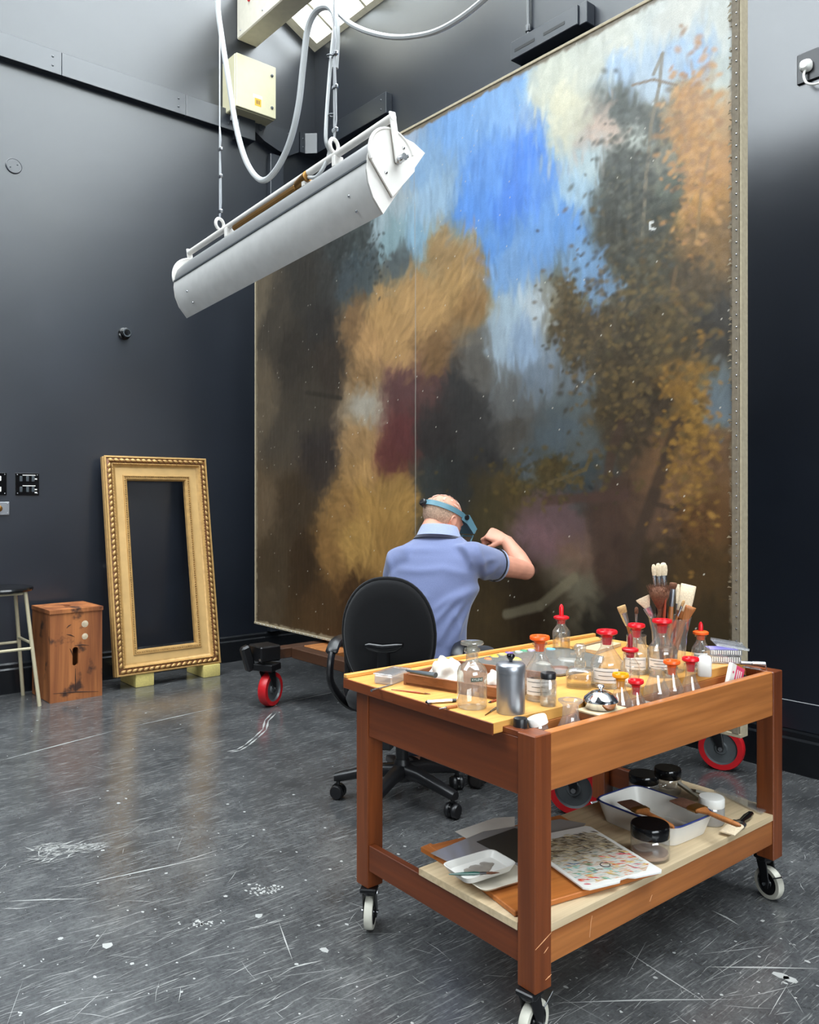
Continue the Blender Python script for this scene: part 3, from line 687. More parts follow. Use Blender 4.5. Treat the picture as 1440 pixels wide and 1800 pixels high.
# an invented landscape: earth bank, ochre rocks, blue sky with cloud, wood and autumn leaves
CTRL = '''455,520,95,84,68;458,700,88,76,60;462,900,84,70,54;455,1060,62,52,40;490,560,62,55,46;540,500,50,46,40;520,620,48,42,35;545,700,56,49,40;560,800,42,36,33;
500,780,62,54,44;520,900,50,40,29;480,980,56,46,34;540,1000,42,30,18;560,1080,60,42,24;620,1060,50,32,16;600,440,48,50,48;640,410,58,62,60;575,480,52,50,46;640,460,60,68,70;620,500,62,68,70;
665,390,140,154,158;700,330,150,160,164;740,280,122,152,182;720,255,152,166,184;760,360,140,164,184;690,420,124,146,150;650,480,66,72,72;700,470,78,84,84;740,420,128,158,176;
800,200,112,152,200;880,180,122,160,204;850,300,96,140,202;830,370,86,132,198;900,350,80,126,204;920,270,80,130,212;960,330,96,140,202;1000,400,96,140,196;950,430,102,142,192;900,470,112,146,186;1020,480,112,146,182;870,430,92,136,194;1040,500,110,140,172;
960,150,190,190,174;1000,180,206,200,174;1050,120,190,190,176;1100,70,196,195,182;1200,30,196,194,184;1250,80,186,186,176;1000,240,196,192,170;1065,240,188,166,150;1120,235,186,190,180;1180,90,152,176,202;1225,115,142,170,202;1100,110,156,178,202;1050,300,168,182,184;1020,345,154,178,194;930,220,140,168,202;1265,150,176,182,176;1150,130,170,184,196;
1100,180,82,86,80;1130,220,72,74,68;1120,300,64,66,60;1100,350,60,60,52;1150,350,62,64,56;1090,420,62,60,50;1140,470,64,60,46;1200,480,72,60,42;1180,310,80,84,72;1080,300,70,72,66;
1205,170,176,132,84;1220,250,172,128,78;1240,350,166,122,66;1185,205,152,118,78;1235,300,172,124,70;1262,205,168,134,92;1250,400,120,92,56;1160,270,120,118,104;
1000,520,86,74,52;990,580,76,64,44;1050,560,72,60,42;1020,620,64,56,42;1100,560,62,54,40;1150,560,76,64,42;1200,580,72,62,44;1255,560,56,52,46;1080,650,64,54,38;1200,680,112,84,44;1230,740,120,90,42;1150,720,58,48,36;1060,720,66,56,40;1010,700,80,86,86;1262,700,92,102,108;1255,780,88,66,46;
1100,780,62,52,40;980,820,64,54,32;1030,840,56,62,62;1150,830,96,72,50;1180,860,106,80,54;1215,830,112,84,50;1240,900,80,56,32;1150,930,78,60,46;1080,900,64,48,38;980,920,88,70,70;960,960,96,74,76;1000,985,96,76,62;1080,990,58,44,34;1150,1000,50,40,26;1240,1020,62,46,24;1250,1100,46,36,20;1100,1060,38,32,26;980,1060,62,54,40;920,1060,42,32,18;870,1080,54,42,22;1040,1100,34,30,22;1000,1030,92,86,70;
960,640,106,116,126;925,600,128,146,166;900,560,150,166,176;950,560,166,174,178;1010,660,96,102,106;985,760,76,84,88;940,800,72,78,80;1020,790,76,80,78;880,600,140,154,164;
780,440,146,118,80;830,460,150,120,80;800,500,154,122,78;720,520,160,126,82;680,545,164,128,82;760,560,158,124,80;830,540,128,98,62;655,600,158,122,80;700,610,154,120,78;625,560,112,86,58;760,640,106,80,52;640,670,124,96,64;635,780,136,106,70;640,830,150,116,72;650,900,150,114,62;700,900,144,110,60;625,960,148,114,62;585,985,112,82,46;680,960,138,104,56;690,860,138,106,60;610,900,126,94,54;
710,680,80,54,52;700,770,84,46,44;760,690,76,54,50;690,800,84,46,42;640,710,146,138,124;800,700,48,46,44;840,760,52,50,48;760,760,44,40,38;860,800,48,46,44;810,850,46,46,44;760,850,48,50,48;770,900,50,48,42;850,860,58,50,34;860,900,60,52,32;900,860,72,60,36;915,740,72,68,62;900,700,92,92,90;840,640,84,80,74;580,640,50,42,34;570,560,44,40,36'''
ctrl = [tuple(float(v) for v in s.split(',')) for s in CTRL.replace('\n', '').split(';') if s]  # a pinkish gloss reflection is painted into the lower tones
cu = np.array([canvas_uv(c[0], c[1]) for c in ctrl]); cc = np.array([[lin(c[2]), lin(c[3]), lin(c[4])] for c in ctrl])
gu, gv = np.meshgrid(np.linspace(0, 1, NX), np.linspace(0, 1, NY))
du = gu + 0.05 * vnoise(9, 8, 1, 5, .6) + 0.012 * vnoise(60, 50, 31, 3); dv = gv + 0.07 * vnoise(8, 7, 2, 5, .6) + 0.015 * vnoise(60, 40, 32, 3)
asp = PW / PH
num = np.zeros((NY, NX, 3)); den = np.zeros((NY, NX))
for (u, v), c in zip(cu, cc):
    d2 = ((du - u) * asp) ** 2 + (dv - v) ** 2 + 2e-4
    w = d2 ** -2.8; den += w; num += w[..., None] * np.log(c)
col = np.exp(num / den[..., None])
lum = col.mean(axis=2)
# brushwork: upright dragged strokes in the sky, dabs in the foliage, soft mottling elsewhere
OCH = []
drag = vnoise(150, 12, 3, 3); dab = vnoise(110, 90, 4, 3, .7); soft = vnoise(24, 20, 6, 5, .6); weave = rs.rand(NY, NX) - 0.5
def inpoly(poly):
    uv = [canvas_uv(*p) for p in poly]; ins = np.zeros((NY, NX), bool); n = len(uv)
    wu, wv = gu + 0.03 * vnoise(26, 22, 8, 4, .6), gv + 0.03 * vnoise(26, 22, 9, 4, .6)
    for i in range(n):
        (x0, y0), (x1, y1) = uv[i], uv[(i + 1) % n]
        ins ^= ((y0 > wv) != (y1 > wv)) & (wu < (x1 - x0) * (wv - y0) / (y1 - y0 + 1e-9) + x0)
    return ins
leaf = inpoly([(1090, 150), (1150, 140), (1200, 120), (1260, 160), (1275, 330), (1275, 780), (1240, 1000), (1150, 980), (1200, 800), (1060, 760), (1010, 690), (960, 580), (975, 480), (1080, 470), (1060, 340)])
leaf2 = inpoly([(570, 420), (650, 380), (650, 470), (560, 500)]) | inpoly([(880, 830), (1000, 790), (1060, 860), (900, 880)])
skyish = (col[..., 2] > col[..., 0] * 0.93) & (lum > 0.10)
fol = (leaf | leaf2) & ~skyish
g = 1 + 0.35 * drag * skyish + 0.30 * soft
g += fol * 0.9 * np.clip(dab - 0.02, -0.25, 0.4)
g += (~skyish & ~fol) * 0.25 * drag
g *= 1 + 0.10 * weave
col *= g[..., None]
for i in range(1500):                                 # modelling strokes on the ochre rocks
    px, py = rnd.uniform(560, 880), rnd.uniform(400, 1010); u, v = canvas_uv(px, py); j, i_ = int(u * NX), int(v * NY)
    c0 = col[i_, j]
    if c0[0] > c0[2] * 2.0 and c0.mean() > .075 and not skyish[i_, j]:
        f_ = 1.28 if rnd.random() < .55 else .66
        OCH.append((u, v, rnd.uniform(.03, .10), 2.2 + 1.6 * math.sin(u * 9) + rnd.gauss(0, .35), c0 * f_ * rnd.uniform(.9, 1.1)))
def splat(u, v, r, an_, asp_, c, alpha):
    x, y = u * NX, v * NY; R_ = int(r / PW * NX) + 2
    i0, i1, j0, j1 = max(int(y) - R_, 0), min(int(y) + R_, NY), max(int(x) - R_, 0), min(int(x) + R_, NX)
    if i1 <= i0 or j1 <= j0: return
    sx = (gu[i0:i1, j0:j1] - u) * PW; sy = (gv[i0:i1, j0:j1] - v) * PH
    k = np.clip(1.5 - 1.5 * np.hypot((sx * math.cos(an_) + sy * math.sin(an_)) / r, (sy * math.cos(an_) - sx * math.sin(an_)) / (r * asp_)), 0, 1)[..., None] * alpha
    col[i0:i1, j0:j1] = col[i0:i1, j0:j1] * (1 - k) + c * k
for i in range(9000):                                 # loaded brush dabs all over
    u, v = rnd.random(), rnd.random(); j, i_ = min(int(u * NX), NX - 1), min(int(v * NY), NY - 1)
    c0 = col[i_, j]; f_ = fol[i_, j]; s_ = skyish[i_, j]
    j2, i2 = min(max(j + rnd.randint(-9, 9), 0), NX - 1), min(max(i_ + rnd.randint(-9, 9), 0), NY - 1)
    c1 = col[i2, j2] * (1 + rnd.gauss(0, .22 if f_ else .09))
    if f_: splat(u, v, rnd.uniform(.014, .03), rnd.uniform(-1.2, 1.2), .6, np.clip(c1, .003, 1), .75)
    elif s_: splat(u, v, rnd.uniform(.03, .09), PI / 2 + rnd.gauss(0, .2), .25, c1, .6)
    else: splat(u, v, rnd.uniform(.03, .07), rnd.uniform(0, PI), .4, c1, .5)
for u, v, r, an_, c in OCH: splat(u, v, r, an_, .22, c, .38)
def paint_line(pts, w, c, a=0.85):
    uv = [canvas_uv(*p) for p in pts]; c = np.array([lin(x) for x in c])
    for (x0, y0), (x1, y1) in zip(uv, uv[1:]):
        dx, dy = (x1 - x0) * asp, y1 - y0; L2 = dx * dx + dy * dy + 1e-12
        t = np.clip((((gu - x0) * asp) * dx + (gv - y0) * dy) / L2, 0, 1)
        d = np.hypot((gu - x0) * asp - t * dx, gv - y0 - t * dy)
        k = np.clip((w / PH - d) / (0.5 * w / PH) + 0.5 * soft, 0, 1) * a
        col[:] = col * (1 - k[..., None]) + c * k[..., None]
TR = (58, 46, 36)
for pts, w, c in [([(1150, 130), (1165, 95), (1160, 150), (1145, 220), (1135, 330), (1130, 420)], .012, (120, 110, 92)), ([(1112, 150), (1150, 140), (1190, 150)], .008, (120, 100, 76)),
        ([(1190, 470), (1180, 520), (1215, 560)], .012, (96, 78, 54)), ([(1195, 740), (1175, 800), (1150, 870), (1120, 950), (1110, 1010)], .04, TR), ([(1225, 420), (1235, 330), (1250, 260)], .01, (138, 110, 72)),
        ([(1095, 740), (1075, 800), (1065, 870), (1050, 880)], .03, (66, 52, 42)), ([(1150, 885), (1190, 895), (1210, 880)], .014, TR), ([(890, 1080), (950, 1065), (1010, 1015)], .03, (104, 96, 76)),
        ([(965, 850), (1030, 825), (1040, 800)], .012, (88, 76, 50)), ([(600, 700), (540, 690)], .02, (44, 38, 30)), ([(1100, 870), (960, 880)], .03, (70, 52, 44))]:
    paint_line(pts, w, c)
for i in range(1900):                                  # separate leaf dabs
    if i < 330: px, py, c = rnd.gauss(1222, 26), rnd.gauss(250, 75), rnd.choice([(186, 140, 86), (170, 122, 70), (150, 112, 76)])
    elif i < 620: px, py, c = rnd.gauss(1215, 30), rnd.gauss(750, 90), rnd.choice([(140, 106, 52), (118, 88, 42), (94, 72, 38)])
    elif i < 760: px, py, c = rnd.gauss(1105, 28), rnd.gauss(290, 70), rnd.choice([(92, 94, 86), (58, 60, 54), (74, 76, 68)])
    elif i < 900: px, py, c = rnd.gauss(1020, 35), rnd.gauss(570, 60), rnd.choice([(96, 80, 52), (60, 52, 36)])
    elif i < 1250: px, py, c = rnd.gauss(1120, 62), rnd.gauss(520, 75), rnd.choice([(88, 74, 48), (60, 52, 38), (74, 66, 46), (104, 88, 56)])
    elif i < 1450: px, py, c = rnd.gauss(1110, 34), rnd.gauss(380, 60), rnd.choice([(70, 70, 62), (50, 50, 44), (86, 84, 70)])
    elif i < 1650: px, py, c = rnd.gauss(1100, 50), rnd.gauss(690, 60), rnd.choice([(84, 70, 46), (58, 50, 36), (100, 82, 50)])
    elif i < 1800: px, py, c = rnd.gauss(960, 60), rnd.gauss(845, 26), rnd.choice([(88, 74, 40), (62, 54, 32), (74, 64, 38)])
    else: px, py, c = rnd.gauss(640, 26), rnd.gauss(440, 40), rnd.choice([(52, 54, 52), (70, 74, 72), (44, 46, 44)])
    if px > 1268: continue
    u, v = canvas_uv(px, py); r = rnd.uniform(.010, .022); i0, i1 = int((v - .03) * NY), int((v + .03) * NY); j0, j1 = int((u - .03) * NX), int((u + .03) * NX)
    i0, j0 = max(i0, 0), max(j0, 0); an = rnd.uniform(-.9, .9)
    sx = (gu[i0:i1, j0:j1] - u) * PW; sy = (gv[i0:i1, j0:j1] - v) * PH
    k = np.clip(1.4 - np.hypot((sx * math.cos(an) + sy * math.sin(an)) / r, (sy * math.cos(an) - sx * math.sin(an)) / (r * .6)), 0, 1)[..., None] * .7
    col[i0:i1, j0:j1] = col[i0:i1, j0:j1] * (1 - k) + np.array([lin(x) for x in c]) * k
for pts in ([(1143, 392), (1143, 402), (1152, 403)], [(1143, 392), (1149, 391)]): paint_line(pts, .006, (205, 205, 200), 1)
paint_line([(728, 240), (731, 500), (731, 1060)], .0032, (150, 146, 136), .75)     # canvas seam
# worn ground showing along the edges
ed = np.minimum.reduce([gu * PW - .02, (1 - gu) * PW - .006, gv * PH - .012, (1 - gv) * PH - .02]) + 0.03 * vnoise(90, 80, 12, 3)
k = np.clip(.5 - ed / .012, 0, 1)[..., None]; col = col * (1 - k) + np.array([lin(120), lin(108), lin(88)]) * k
chips = (rs.rand(NY, NX) > 0.9993)[..., None]; col = np.where(chips, np.array([lin(190), lin(184), lin(170)]), col)
col = np.clip(col * (0.80 + 0.42 * (1 - gv))[..., None], 0.002, 0.9)  # light evened out in the colour: paint gains brightness towards the bottom

verts = np.zeros((NY * NX, 3), np.float32)
verts[:, 0] = (gu * PW).ravel(); verts[:, 1] = (-0.004 * (soft + 0.5 * drag)).ravel(); verts[:, 2] = (gv * PH).ravel()
ii, jj = np.meshgrid(np.arange(NY - 1), np.arange(NX - 1), indexing='ij'); base = (ii * NX + jj).ravel()
quads = np.stack([base, base + 1, base + NX + 1, base + NX], 1).astype(np.int32)
me = bpy.data.meshes.new('painted_surface')
me.vertices.add(NY * NX); me.vertices.foreach_set('co', verts.ravel())
me.loops.add(quads.size); me.loops.foreach_set('vertex_index', quads.ravel())
me.polygons.add(len(quads)); me.polygons.foreach_set('loop_start', np.arange(0, quads.size, 4, dtype=np.int32))
me.update(); me.validate()
at = me.color_attributes.new('paint', 'FLOAT_COLOR', 'POINT')
at.data.foreach_set('color', np.concatenate([col.reshape(-1, 3), np.ones((NY * NX, 1))], 1).astype(np.float32).ravel())
m, nt, bs_ = newmat('oil_paint'); an_ = N(nt, 'ShaderNodeAttribute', attribute_name='paint')
v_ = coords(nt); n_ = N(nt, 'ShaderNodeTexNoise'); n_.inputs['Scale'].default_value = 260; n_.inputs['Detail'].default_value = 3
nt.links.new(v_, n_.inputs['Vector'])
mx_ = N(nt, 'ShaderNodeMix'); mx_.data_type = 'RGBA'; mx_.blend_type = 'MULTIPLY'; mx_.inputs[0].default_value = 0.4
nt.links.new(an_.outputs['Color'], mx_.inputs[6]); nt.links.new(ramp(nt, n_.outputs[0], [(0.3, (.7, .7, .7, 1)), (0.7, (1.25, 1.25, 1.25, 1))]), mx_.inputs[7])
nt.links.new(mx_.outputs[2], bs_.inputs['Base Color']); bs_.inputs['Roughness'].default_value = 0.42; bs_.inputs['Specular IOR Level'].default_value = 0.4
bump(nt, bs_, n_.outputs[0], 0.12, 0.003)
M['linen'] = plain('linen_edge', rgb(112, 102, 86), 0.8, var=0.15, scale=60, bs=.2)
M['linen_pale'] = plain('linen_pale_edge', rgb(160, 148, 124), 0.8, var=0.12, scale=60, bs=.2)
pt = thing('landscape_painting', 'huge unframed oil painting of sky, rocks and trees on wheeled dolly', 'painting', (PX0, PY, PZ0))
link('painted_canvas', me, m, pt, 180, (0, -0.002, 0))
B().b2((-.002, .004, 0), (PW + .002, .045, PH)).done('stretcher', M['linen_pale'], pt, 0)
B().b2((PW, -.012, -.004), (PW + .028, .045, PH), .003).done('side_batten', M['linen'], pt, 0)
B().b2((PW + .028, -.006, -.004), (PW + .036, .045, PH), .002).done('side_edge', M['linen_pale'], pt, 0)
B().b2((-.01, -.006, -.004), (0, .045, PH), .002).done('side_edge', M['linen_pale'], pt, 0)
B().b2((-.01, -.008, PH), (PW + .036, .045, PH + .014), .002).done('top_edge', M['linen_pale'], pt, 0)
B().b2((-.01, -.01, -.016), (PW + .036, .045, -.001), .002).done('bottom_edge', M['linen_pale'], pt, 0)
b = B()
for i in range(64): b.lathe([(.004, 0), (.003, .002), (0, .003)], 6, (PW + .02, -.012, .03 + i * .0455), (0, -1, 0), True)
for i in range(70): b.lathe([(.004, 0), (.003, .002), (0, .003)], 6, (.03 + i * .051, -.010, -.009), (0, -1, 0), True)
tag(b.done('tacks', M['steel'], pt), kind='stuff')
b = B()                                                # frayed chips of canvas along the right edge
for i in range(120):
    z = rnd.uniform(0.05, PH - .05); s = rnd.uniform(.002, .007)
    b.poly([(PW - rnd.uniform(0, .022), -.008, z), (PW + .004, -.014, z + s * .4), (PW - rnd.uniform(.004, .012), -.013, z + s * 1.6)])
tag(b.done('canvas_fray', M['linen_pale'], pt, 0), kind='stuff')

dl = thing('painting_dolly', 'dark wooden dolly on red wheeled casters carrying the big painting', 'dolly', (-3.3, 3.1, 0))
o = Vector((-3.3, 3.1, 0))
for x in (-4.38, -2.06):
    B().b2(L(x - .05, 2.52, .29), L(x + .05, 3.72, .352), .004).done('cross_beam', M['dolly_wood'], dl, 0)
    B().b2(L(x - .045, 2.99, .352), L(x + .045, 3.08, 3.1), .004).done('upright', M['dolly_wood'], dl, 0)
B().b2(L(-4.33, 2.70, .285), L(-2.11, 2.78, .35), .004).done('front_rail', M['dolly_wood'], dl, 0)
B().b2(L(-4.33, 2.79, .30), L(-4.0, 2.97, .353), .004).done('ledge_block', M['dolly_pale'], dl, 0)
B().b2(L(-2.5, 2.79, .30), L(-2.11, 2.97, .353), .004).done('ledge_block', M['dolly_pale'], dl, 0)
B().b2(L(-4.33, 3.2, .29), L(-2.11, 3.28, .35), .004).done('rear_rail', M['dolly_wood'], dl, 0)
B().b2(L(-4.33, 3.0, 1.6), L(-2.11, 3.05, 1.7), .004).done('brace', M['dolly_wood'], dl, 0)
def caster(parent, p, axis, R, w, tyre, hub, plate, fork_h, mats):
    # p floor contact under the wheel, axis wheel axle direction
    p = Vector(p); ax = Vector(axis).normalized(); c = p + UP * R; fw = UP.cross(ax)
    wl = B(); q = w / 2
    wl.lathe([(R * .72, -q), (R * .96, -q), (R, -q * .6), (R, q * .6), (R * .96, q), (R * .72, q)], 32, c, ax)
    wheel = wl.done('wheel', M[tyre], parent)
    B().lathe([(.001, -q * .75), (R * .25, -q * .9), (R * .3, -q * .6), (R * .66, -q * .6), (R * .73, -q * .98), (R * .73, q * .98), (R * .66, q * .6), (R * .3, q * .6), (R * .25, q * .9), (.001, q * .75)], 28, c, ax).done('hub', M[hub], wheel)
    top = 2 * R + .02; back = fw * (-R * .35)
    fk = B()
    for s in (-1, 1):
        a_ = c + ax * s * (q + .006); t_ = p + ax * s * (q + .004) + UP * top + back
        fk.loft([(a_ - UP * .012, fw * .012, ax * .003), (a_ + UP * .01, fw * .016, ax * .003), (t_, fw * R * .42, ax * .003)], 12, .6)
    fk.lathe([(q + .008, 0), (q + .012, .006), (q + .012, .02)], 16, p + UP * (top - .008) + back, UP, True, True)
    fork = fk.done('fork', M[mats], parent)
    B().cyl(c - ax * (q + .014), c + ax * (q + .014), R * .1, n=10).done('axle', M['steel'], parent)
    if plate: B().box(p + back + UP * (top + fork_h / 2), (plate[0], plate[1], fork_h), .003, (0, 0, math.atan2(ax.y, ax.x))).done('swivel_plate', M[mats], parent, 0)
    return wheel
for i, (x, y, axs) in enumerate([(-4.38, 2.58, (.884, .457, 0)), (-2.09, 2.64, (.55, -.84, 0)), (-1.98, 3.60, (.33, -.94, 0)), (-4.38, 3.62, (.9, .2, 0))]):
    e = bpy.data.objects.new('caster', None); COL.objects.link(e); e.parent = dl; e.location = L(x, y, 0)
    caster(e, (0, 0, 0), axs, .104, .055, 'red_tyre', 'hub_grey', (.13, .11), .04, 'black_metal')
    B().box((-.02, -.03, .33), (.16, .14, .095), .008).done('mounting_block', M['black_metal'], e, 0)
    B().box((-.05, -.13, .3), (.05, .06, .16), .012, (0.3, 0, 0)).done('brake_lever', M['black'], e, 0)
    for s in (-1, 1): B().lathe([(.008, 0), (.008, .006), (0, .008)], 6, (s * .05, -.1, .3), (0, -1, 0), True).done('bolt', M['steel'], e)

# ================================================================== gilded frame on foam blocks, crate, stool
fr_b = Vector((-5.36, 1.995, 0.09)); lean = math.atan2(.24, 1.48)
fr = thing('picture_frame', 'tall empty gilded frame with carved leaf border leaning on wall', 'frame', fr_b)
fr.rotation_mode = 'QUATERNION'
fr.rotation_quaternion = Matrix(((0, -math.sin(lean), math.cos(lean)), (1, 0, 0), (0, math.cos(lean), math.sin(lean)))).to_quaternion()
FW, FH = .755, 1.50
def rectsweep(name, prof, mat, parent, smooth=30):
    b = B(); rings = []
    for off, h in prof: rings.append(b._v([(off, off, h), (FW - off, off, h), (FW - off, FH - off, h), (off, FH - off, h)]))
    b.skin(rings, False, False); return b.done(name, M[mat], parent, smooth)
rectsweep('outer_moulding', [(.02, -.075), (0, -.07), (0, -.035), (.006, -.03), (.006, -.012), (0, -.006), (0, 0), (.004, .004), (.012, .004), (.014, -.004)], 'gold', fr)
rectsweep('carved_band', [(.014, -.006), (.02, -.002), (.030, .001), (.042, -.002), (.047, -.008)], 'gold_dark', fr)
rectsweep('hollow_moulding', [(.047, -.010), (.05, -.002), (.056, -.002), (.062, -.014), (.074, -.022), (.08, -.024)], 'gold', fr)
rectsweep('flat_panel', [(.08, -.024), (.13, -.026)], 'gold_flat', fr)
rectsweep('inner_moulding', [(.13, -.026), (.132, -.018), (.138, -.018), (.14, -.03), (.146, -.03), (.148, -.024), (.156, -.026), (.165, -.04), (.165, -.07), (.02, -.075)], 'gold', fr)
leafb = B(); leafb.loft([((-.019, 0, -.002), (0, .002, 0), (0, 0, .001)), ((-.008, 0, 0), (0, .012, 0), (0, 0, .007)), ((.006, 0, .002), (0, .010, 0), (0, 0, .009)), ((.019, 0, .001), (0, .003, 0), (0, 0, .004))], 8)
proto = None
def leaf_at(x, y, rz):
    global proto
    if proto is None: proto = leafb.done('carved_leaf', M['gold'], fr, 60); q = proto
    else: q = dup(proto, fr)
    q.location = (x, y, .002); q.rotation_euler = (0, 0, rz)
nx, ny = 18, 37
for i in range(nx):
    x = .045 + (FW - .09) * i / (nx - 1); d = 0 if x < FW / 2 else PI
    leaf_at(x, .030, d + .35); leaf_at(x, FW * 0 + FH - .030, d - .35)
for i in range(ny):
    y = .07 + (FH - .14) * i / (ny - 1); d = PI / 2
    leaf_at(.030, y, d - .35); leaf_at(FW - .030, y, d + .35)
b = B()
for off, sp in ((.143, .016), (.0535, .02)):
    for i in range(int((FW - 2 * off) / sp)):
        for y in (off, FH - off): b.box((off + sp * (i + .5), y, -.024 if off > .1 else -.001), (sp * .6, .007, .007), .002)
    for i in range(int((FH - 2 * off) / sp)):
        for x in (off, FW - off): b.box((x, off + sp * (i + .5), -.024 if off > .1 else -.001), (.007, sp * .6, .007), .002)
tag(b.done('beading', M['gold'], fr, 0), kind='stuff')
for p, lab in ((onz(255, 1207, 0), 'yellow foam block under left corner of gilded frame'), (onz(373, 1190, 0), 'yellow foam block under right corner of gilded frame')):
    t = B().b2((-.28, -.065, 0), (0, .065, .088), .008, 2).done('foam_block', M['foam'], None, 40, (p.x + .0, p.y, 0)); tag(t, lab, 'block', 'foam blocks under the frame')

def plate_hole(b, lo, hi, hole, th, frame):
    # rectangle lo..hi with a hole outline, in (u,v) of frame=(origin,U,V,Nrm), thickness th
    o_, U, V, Nn = frame
    n = len(hole); outer = []
    cx = sum(p[0] for p in hole) / n; cy = sum(p[1] for p in hole) / n
    for p in hole:                                 # shoot each hole point outwards to the rectangle
        dx, dy = p[0] - cx, p[1] - cy
        ts = [((hi[0] if dx > 0 else lo[0]) - cx) / dx if abs(dx) > 1e-9 else 1e9, ((hi[1] if dy > 0 else lo[1]) - cy) / dy if abs(dy) > 1e-9 else 1e9]
        k = min(ts); outer.append([cx + dx * k, cy + dy * k])
    for c in ((lo[0], lo[1]), (hi[0], lo[1]), (hi[0], hi[1]), (lo[0], hi[1])):
        i = min(range(n), key=lambda i: math.hypot(outer[i][0] - c[0], outer[i][1] - c[1])); outer[i] = list(c)
    P3 = lambda uv, h: o_ + U * uv[0] + V * uv[1] + Nn * h
    r = [b._v([P3(p, h) for p in pts]) for pts, h in ((outer, 0), (hole, 0), (hole, -th), (outer, -th))]
    b.skin(r + [r[0]], False, False)
def slot(cx, cy, w, h, n=24):
    pts = []
    for i in range(n):
        a = 2 * PI * (i + .5) / n; x, y = math.cos(a) * w / 2, math.sin(a) * w / 2
        pts.append((cx + x, cy + y + (h - w) / 2 * (1 if y > 0 else -1)))
    return pts
cx0 = Vector((-5.30, 1.555, 0))
cr = thing('wooden_crate', 'worn brown wooden box seat with slotted hand hole by stool', 'box', cx0, math.radians(1.5))
W_, D_, H_ = .325, .35, .575
b = B(); plate_hole(b, (0, 0), (W_, H_ - .02), slot(.155, .275, .036, .12), .02, (Vector((0, 0, 0)), Vector((0, 1, 0)), UP, Vector((1, 0, 0)))); b.done('front_panel', M['box_wood'], cr, 0)
B().b2((-D_, 0, 0), (-.02, .02, H_ - .02), .004).done('side_panel', M['box_wood'], cr, 0)
B().b2((-D_, W_ - .02, 0), (-.02, W_, H_ - .02), .004).done('side_panel', M['box_wood'], cr, 0)
B().b2((-D_, .02, 0), (-D_ + .02, W_ - .02, H_ - .02), .004).done('back_panel', M['box_wood'], cr, 0)
b = B(); plate_hole(b, (-.004, -.004), (W_ + .004, D_ + .004), slot(.16, .17, .04, .07), .024, (Vector((.004, 0, H_ + .004)), Vector((0, 1, 0)), Vector((-1, 0, 0)), UP)); b.done('top_panel', M['box_wood'], cr, 0)
M['pale_mark'] = plain('pale_paint_mark', rgb(196, 178, 150), .7, var=.2, scale=60)
M['burn'] = plain('dark_gouge', rgb(48, 28, 18), .8, var=.3)
for y, z, r in ((.215, .475, .022), (.215, .395, .02)):
    B().lathe([(r, 0), (r * .8, .0012), (0, .0014)], 12, (0, y, z), (1, 0, 0), True).done('paint_mark', M['pale_mark'], cr)
for y0, z0, y1, z1 in ((.15, .345, .24, .335), (.1, .42, .15, .4), (.155, .2, .155, .05), (.12, .33, .14, .28), (.1, .46, .13, .48), (.02, .06, .3, .03)):
    B().tube([(0, y0, z0), (0, (y0 + y1) / 2, (z0 + z1) / 2 + .004), (0, y1, z1)], [.001, .0035, .001], 6).done('gouge', M['burn'], cr)

st0 = Vector((-5.465, 1.31, 0)); stl = thing('round_stool', 'tall stool with black round seat and cream tube legs', 'stool', st0)
B().lathe([(0, .70), (.17, .70), (.185, .705), (.19, .716), (.185, .726), (.15, .730), (.06, .726), (0, .724)], 40).done('seat', M['black_gloss'], stl, 40)
lt, lb, fz = .115, .18, .355
legs = [(1, 1), (1, -1), (-1, 1), (-1, -1)]
for sx, sy in legs:
    B().tube([(sx * lb, sy * lb, 0), (sx * lt, sy * lt, .70)], .0115, 12).done('leg', M['stool_leg'], stl)
k = lb + (lt - lb) * fz / .7; k2 = lb + (lt - lb) * (fz + .03) / .7
for a_, c_ in (((1, 1), (1, -1)), ((-1, 1), (-1, -1))): B().tube([(a_[0] * k, a_[1] * k, fz), (c_[0] * k, c_[1] * k, fz)], .009, 10).done('footrail', M['stool_leg'], stl)
for a_, c_ in (((1, 1), (-1, 1)), ((1, -1), (-1, -1))): B().tube([(a_[0] * k2, a_[1] * k2, fz + .03), (c_[0] * k2, c_[1] * k2, fz + .03)], .009, 10).done('footrail', M['stool_leg'], stl)
B().tube([(.1, .1, .69), (-.1, .1, .69), (-.1, -.1, .69), (.1, -.1, .69), (.1, .1, .69)], .009, 8).done('seat_frame', M['stool_leg'], stl)

# ================================================================== office chair
def yawdir(deg): a = math.radians(deg); return CR * math.sin(a) + CF * math.cos(a)
ch0 = Vector((-2.645, 2.195, 0)); chd = yawdir(14)
ch = thing('office_chair', 'black fabric swivel office chair with armrests on five casters', 'chair', ch0, math.atan2(-chd.x, chd.y))
def egg(t, s=1.0):
    x = math.cos(t); z = math.sin(t)
    w = .188 * (1 - .10 * z) if z > 0 else .188 * (1 + .02 * z)
    e = .86
    return (math.copysign(abs(x) ** e, x) * w * s + .012 * z, .225 * math.copysign(abs(z) ** e, z) * s * (1.14 if z < 0 else 1))
rec = math.radians(11)
def backpt(x, z, y):               # back cushion frame, leaning backwards
    y += -.9 * x * x * -1 * .35
    return Vector((x, -.225 + y * math.cos(rec) - z * math.sin(rec), .745 + z * math.cos(rec) + y * math.sin(rec)))
def backmesh(layers, n=40):
    b = B(); rings = []
    for s, y in layers: rings.append(b._v([backpt(*egg(2 * PI * i / n, s), y) for i in range(n)]))
    b.skin(rings); return b
backmesh([(.3, -.034), (.7, -.032), (.93, -.026), (.985, -.012), (.99, 0)]).done('back_shell', M['chair_fab'], ch, 60)
